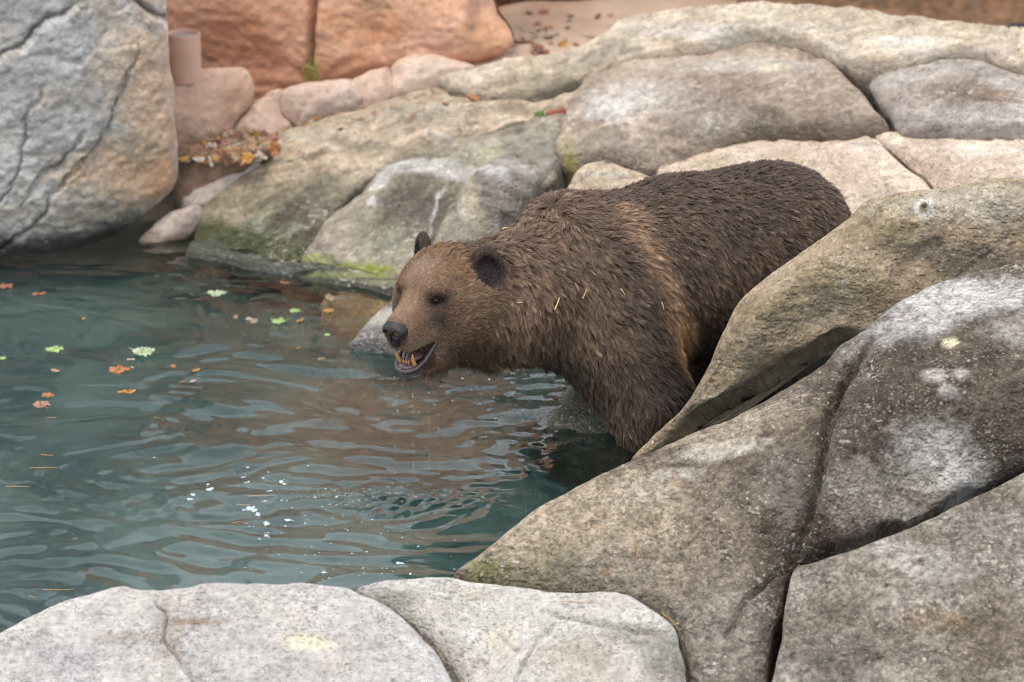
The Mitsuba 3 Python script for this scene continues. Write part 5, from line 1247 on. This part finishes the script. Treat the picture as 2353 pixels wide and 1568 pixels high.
# ------------------------------------------------------------------ foam, drips, straw, pine needles
scene['foam_bsdf'] = {'type': 'twosided', 'bsdf': mat(rgb(0.46, 0.54, 0.60), 0.45, 0.5)}
scene['drop_bsdf'] = {'type': 'principled', 'base_color': rgb(0.85, 0.9, 0.93), 'roughness': 0.1, 'specular': 0.6, 'spec_trans': 0.25, 'eta': 1.33} if False else {'type': 'principled', 'base_color': rgb(0.42, 0.45, 0.47), 'roughness': 0.12, 'specular': 0.8, 'clearcoat': 1.0}
scene['straw_bsdf'] = {'type': 'twosided', 'bsdf': mat(rgb(0.66, 0.50, 0.22), 0.5, 0.4)}
scene['needle_bsdf'] = {'type': 'twosided', 'bsdf': mat(rgb(0.46, 0.27, 0.13), 0.6, 0.3)}
P2 = lambda zx, zy: (zx / 2.133, 612.7 + zy / 2.133)
spots = [(P2(*q[:2]), q[2]) for q in ((1030, 1100, 40), (945, 1127, 25), (935, 1148, 34), (1218, 1180, 50), (1245, 1190, 45), (1262, 1203, 35), (1310, 1258, 40), (1420, 1240, 34), (1190, 1023, 25), (1215, 987, 20), (1213, 1062, 22), (1320, 1098, 25), (1378, 1055, 30), (1398, 1066, 22), (755, 932, 16), (1495, 1252, 20), (1310, 1310, 34), (1300, 1150, 20), (1650, 1136, 20), (1960, 1455, 40), (1590, 1498, 24), (1780, 1480, 18), (2010, 1515, 22), (1545, 1140, 18), (1510, 985, 14), (1315, 1015, 14), (1020, 1068, 18))]
for i in range(120):
    spots.append(((rr.normal(720, 160), rr.normal(1200, 90)) if i < 60 else (rr.uniform(560, 1060), rr.uniform(1180, 1345)) if i < 95 else (rr.normal(1160, 90), rr.normal(930, 45)), rr.uniform(3, 8)))
for i in range(230):
    spots.append(((rr.normal(850, 85), rr.normal(1140, 15)), rr.uniform(2, 5)))
fm = []
for i, ((u, v), w) in enumerate(spots):
    p = on(u, v, 0)
    p[2] = water_z(p[None])[0]
    R_ = w / 2.133 * PX / 2 if i < 27 else w * PX / 2
    for k in range(7 if R_ > 0.008 else 1):
        s = trimesh.creation.icosphere(subdivisions=1, radius=R_ * (0.5 if R_ > 0.008 else 0.8) * rr.uniform(0.6, 1.1))
        s.vertices[:, 2] *= 0.5
        s.apply_translation(p + np.array([*(rr.normal(0, R_ * 0.42, 2) if R_ > 0.008 else (0, 0)), 0.0005]))
        fm.append(s)
add('foam', trimesh.util.concatenate(fm), 'foam_bsdf', 'white foam bubbles drifting on the water below the bear', kind='stuff', smooth=True)
dm = []
chin = [(905, 858, 14, 0.0025), (925, 862, 8, 0.002), (948, 895, 26, 0.0022), (985, 900, 30, 0.0022), (1006, 905, 10, 0.0028), (1000, 900, 6, 0.002), (912, 880, 9, 0.0025), (962, 890, 6, 0.0022), (1040, 900, 5, 0.002)]
for u, v, cnt, r_ in chin:
    p = at(u, v, 14.95)
    for k in range(cnt):
        q = p - np.array([0.0, 0, rr.uniform(0, 0.42) ** 1.0 * (1 if cnt > 9 else 0.3)]) + rr.normal(0, 0.0018, 3)
        s = trimesh.creation.icosphere(subdivisions=1, radius=r_ * rr.uniform(0.35, 0.75))
        s.vertices[:, 2] *= rr.uniform(1.0, 3.5)
        s.apply_translation(q)
        if q[2] > 0.0:
            dm.append(s)
for k in range(60):                                 # beads on brow, cheek and beard
    u, v = (rr.normal(985, 24), rr.normal(628, 22)) if k < 34 else (rr.normal(960, 40), rr.normal(850, 22))
    d_ = ray(u, v)
    near_ = np.argmin(np.linalg.norm(pix(BV[::3]) - [u, v], axis=1) + 40 * (BV[::3] @ FWD - 14.0))
    s = trimesh.creation.icosphere(subdivisions=1, radius=rr.uniform(0.0009, 0.0021))
    s.apply_translation(BV[::3][near_] + BN[::3][near_] * 0.012)
    dm.append(s)
add('water_drops', trimesh.util.concatenate(dm), 'drop_bsdf', 'water drops falling from the chin of the bear', kind='stuff', smooth=True)


def on_bear(u, v):
    d_ = ray(u, v)
    px = pix(BV)
    dd = np.linalg.norm(px - [u, v], axis=1)
    m = np.where(dd < max(9, dd.min() + 2))[0]
    k = m[np.argmin(BV[m] @ FWD)]
    return BV[k] + BN[k] * 0.026, BN[k]


def stick(name, u, v, du, dv, r_, bs, label, cat, group=None, host=None, bend=0.0, z=None):
    if host is None and z is None:
        p, nn2 = on_bear(u, v)
    elif host is None:
        p, nn2 = on(u, v, z), np.array([0, 0, 1.0])
    else:
        p, nn2 = surf(host, u, v)
        p = p + nn2 * r_ * 0.8
    x = (du * np.array([1.0, 0, 0]) - dv * UPV) * PX
    x = x - (x @ nn2) * nn2
    x = unit(x) * math.hypot(du, dv) * PX
    c = [p - x / 2, p + np.cross(unit(x), nn2) * bend * np.linalg.norm(x) + nn2 * 0.002, p + x / 2]
    add(name, trimesh.util.concatenate([trimesh.creation.cylinder(r_, segment=[c[0], c[1]], sections=6), trimesh.creation.cylinder(r_ * 0.8, segment=[c[1], c[2]], sections=6)]), bs, label, cat, group)


stick('straw', 1278, 698, 14, -28, 0.0026, 'straw_bsdf', 'bright straw stuck upright in the shoulder fur of the bear', 'straw')
stick('straw', 1341, 682, 12, -22, 0.0018, 'straw_bsdf', 'thin dull straw behind the bright one on the shoulder', 'straw')
stick('straw', 1519, 705, 10, 18, 0.0020, 'straw_bsdf', 'pale straw on the light brown flank patch of the bear', 'straw')
stick('straw', 1433, 668, 10, 16, 0.0015, 'straw_bsdf', 'fine straw at the front edge of the flank patch', 'straw')
stick('straw', 1163, 519, 14, -4, 0.0026, 'straw_bsdf', 'pale straw on the nape of the bear', 'straw')
stick('straw', 1193, 701, 12, 1, 0.0018, 'straw_bsdf', 'small orange straw low on the neck of the bear', 'straw')
NEED = [(front_dome, 1556, 1103, 12, 28, 0.15), (front_dome, 1545, 1100, -6, 22, 0.1), (front_dome, 1300, 1170, 36, -8, 0.05), (front_dome, 1350, 1215, 60, -34, 0.03), (front_dome, 1464, 1270, 8, -32, 0.06), (front_dome, 1470, 1268, -8, -28, 0.05), (front_dome, 1380, 1312, 14, -20, 0.1), (front_dome, 1405, 1318, 10, 24, 0.1), (front_dome, 1398, 1314, 24, 6, 0.1), (front_dome, 1320, 1350, 6, -30, 0.05), (front_dome, 1378, 1360, 16, 26, 0.1), (front_dome, 1352, 1340, 2, -20, 0.1), (front_dome, 1565, 1120, 14, 20, 0.2),
        (front_mid, 1541, 1430, 22, 46, -0.1), (front_mid, 1535, 1420, 16, 34, 0.1), (front_mid, 1340, 1385, 90, 2, 0.02), (front_mid, 1480, 1452, 6, 12, 0.1), (front_gap, 930, 1432, 34, -6, 0.05), (front_gap, 990, 1480, -14, 40, 0.05), (front_gap, 1010, 1500, 8, 44, 0.05), (front_left, 455, 1428, 60, -6, 0.05), (front_left, 400, 1495, 40, -3, 0.05), (mid_rock, 1810, 890, 50, -22, 0.05)]
for host, u, v, du, dv, bd in NEED:
    stick('pine_needle', u, v, du, dv, 0.0013, 'needle_bsdf', 'dry brown pine needle lying on the front boulders', 'pine needle', 'pine needles on the front boulders', host, bd)
for u, v, du, dv, bd in ((108, 1046, 24, 18, 0.1), (100, 1075, 60, -10, 0.05), (75, 1372, 10, 18, 0.1), (135, 1355, 66, -8, 0.06), (600, 1140, 60, -5, 0.03), (545, 1200, 10, -20, 0.1), (40, 1118, 54, -2, 0.05), (172, 1238, 6, -10, 0.1), (118, 960, 20, -8, 0.1), (330, 1420, 20, 2, 0.1), (560, 1160, 30, 4, 0.1), (360, 960, 14, 8, 0.1)):
    stick('floating_needle', u, v, du, dv, 0.0016, 'needle_bsdf', 'pale pine needle floating on the pool at the left', 'pine needle', 'pine needles floating on the pool', None, bd, 0.006)
p, nn_ = surf(front_gap, 1012, 1482)
put_leaf(p + 0.01 * nn_, nn_, 0.045, 'rust', 'seam_scrap', 'rust red leaf lying in the dark seam between the two pale boulders', 'leaf', seed=90, lobes=0)
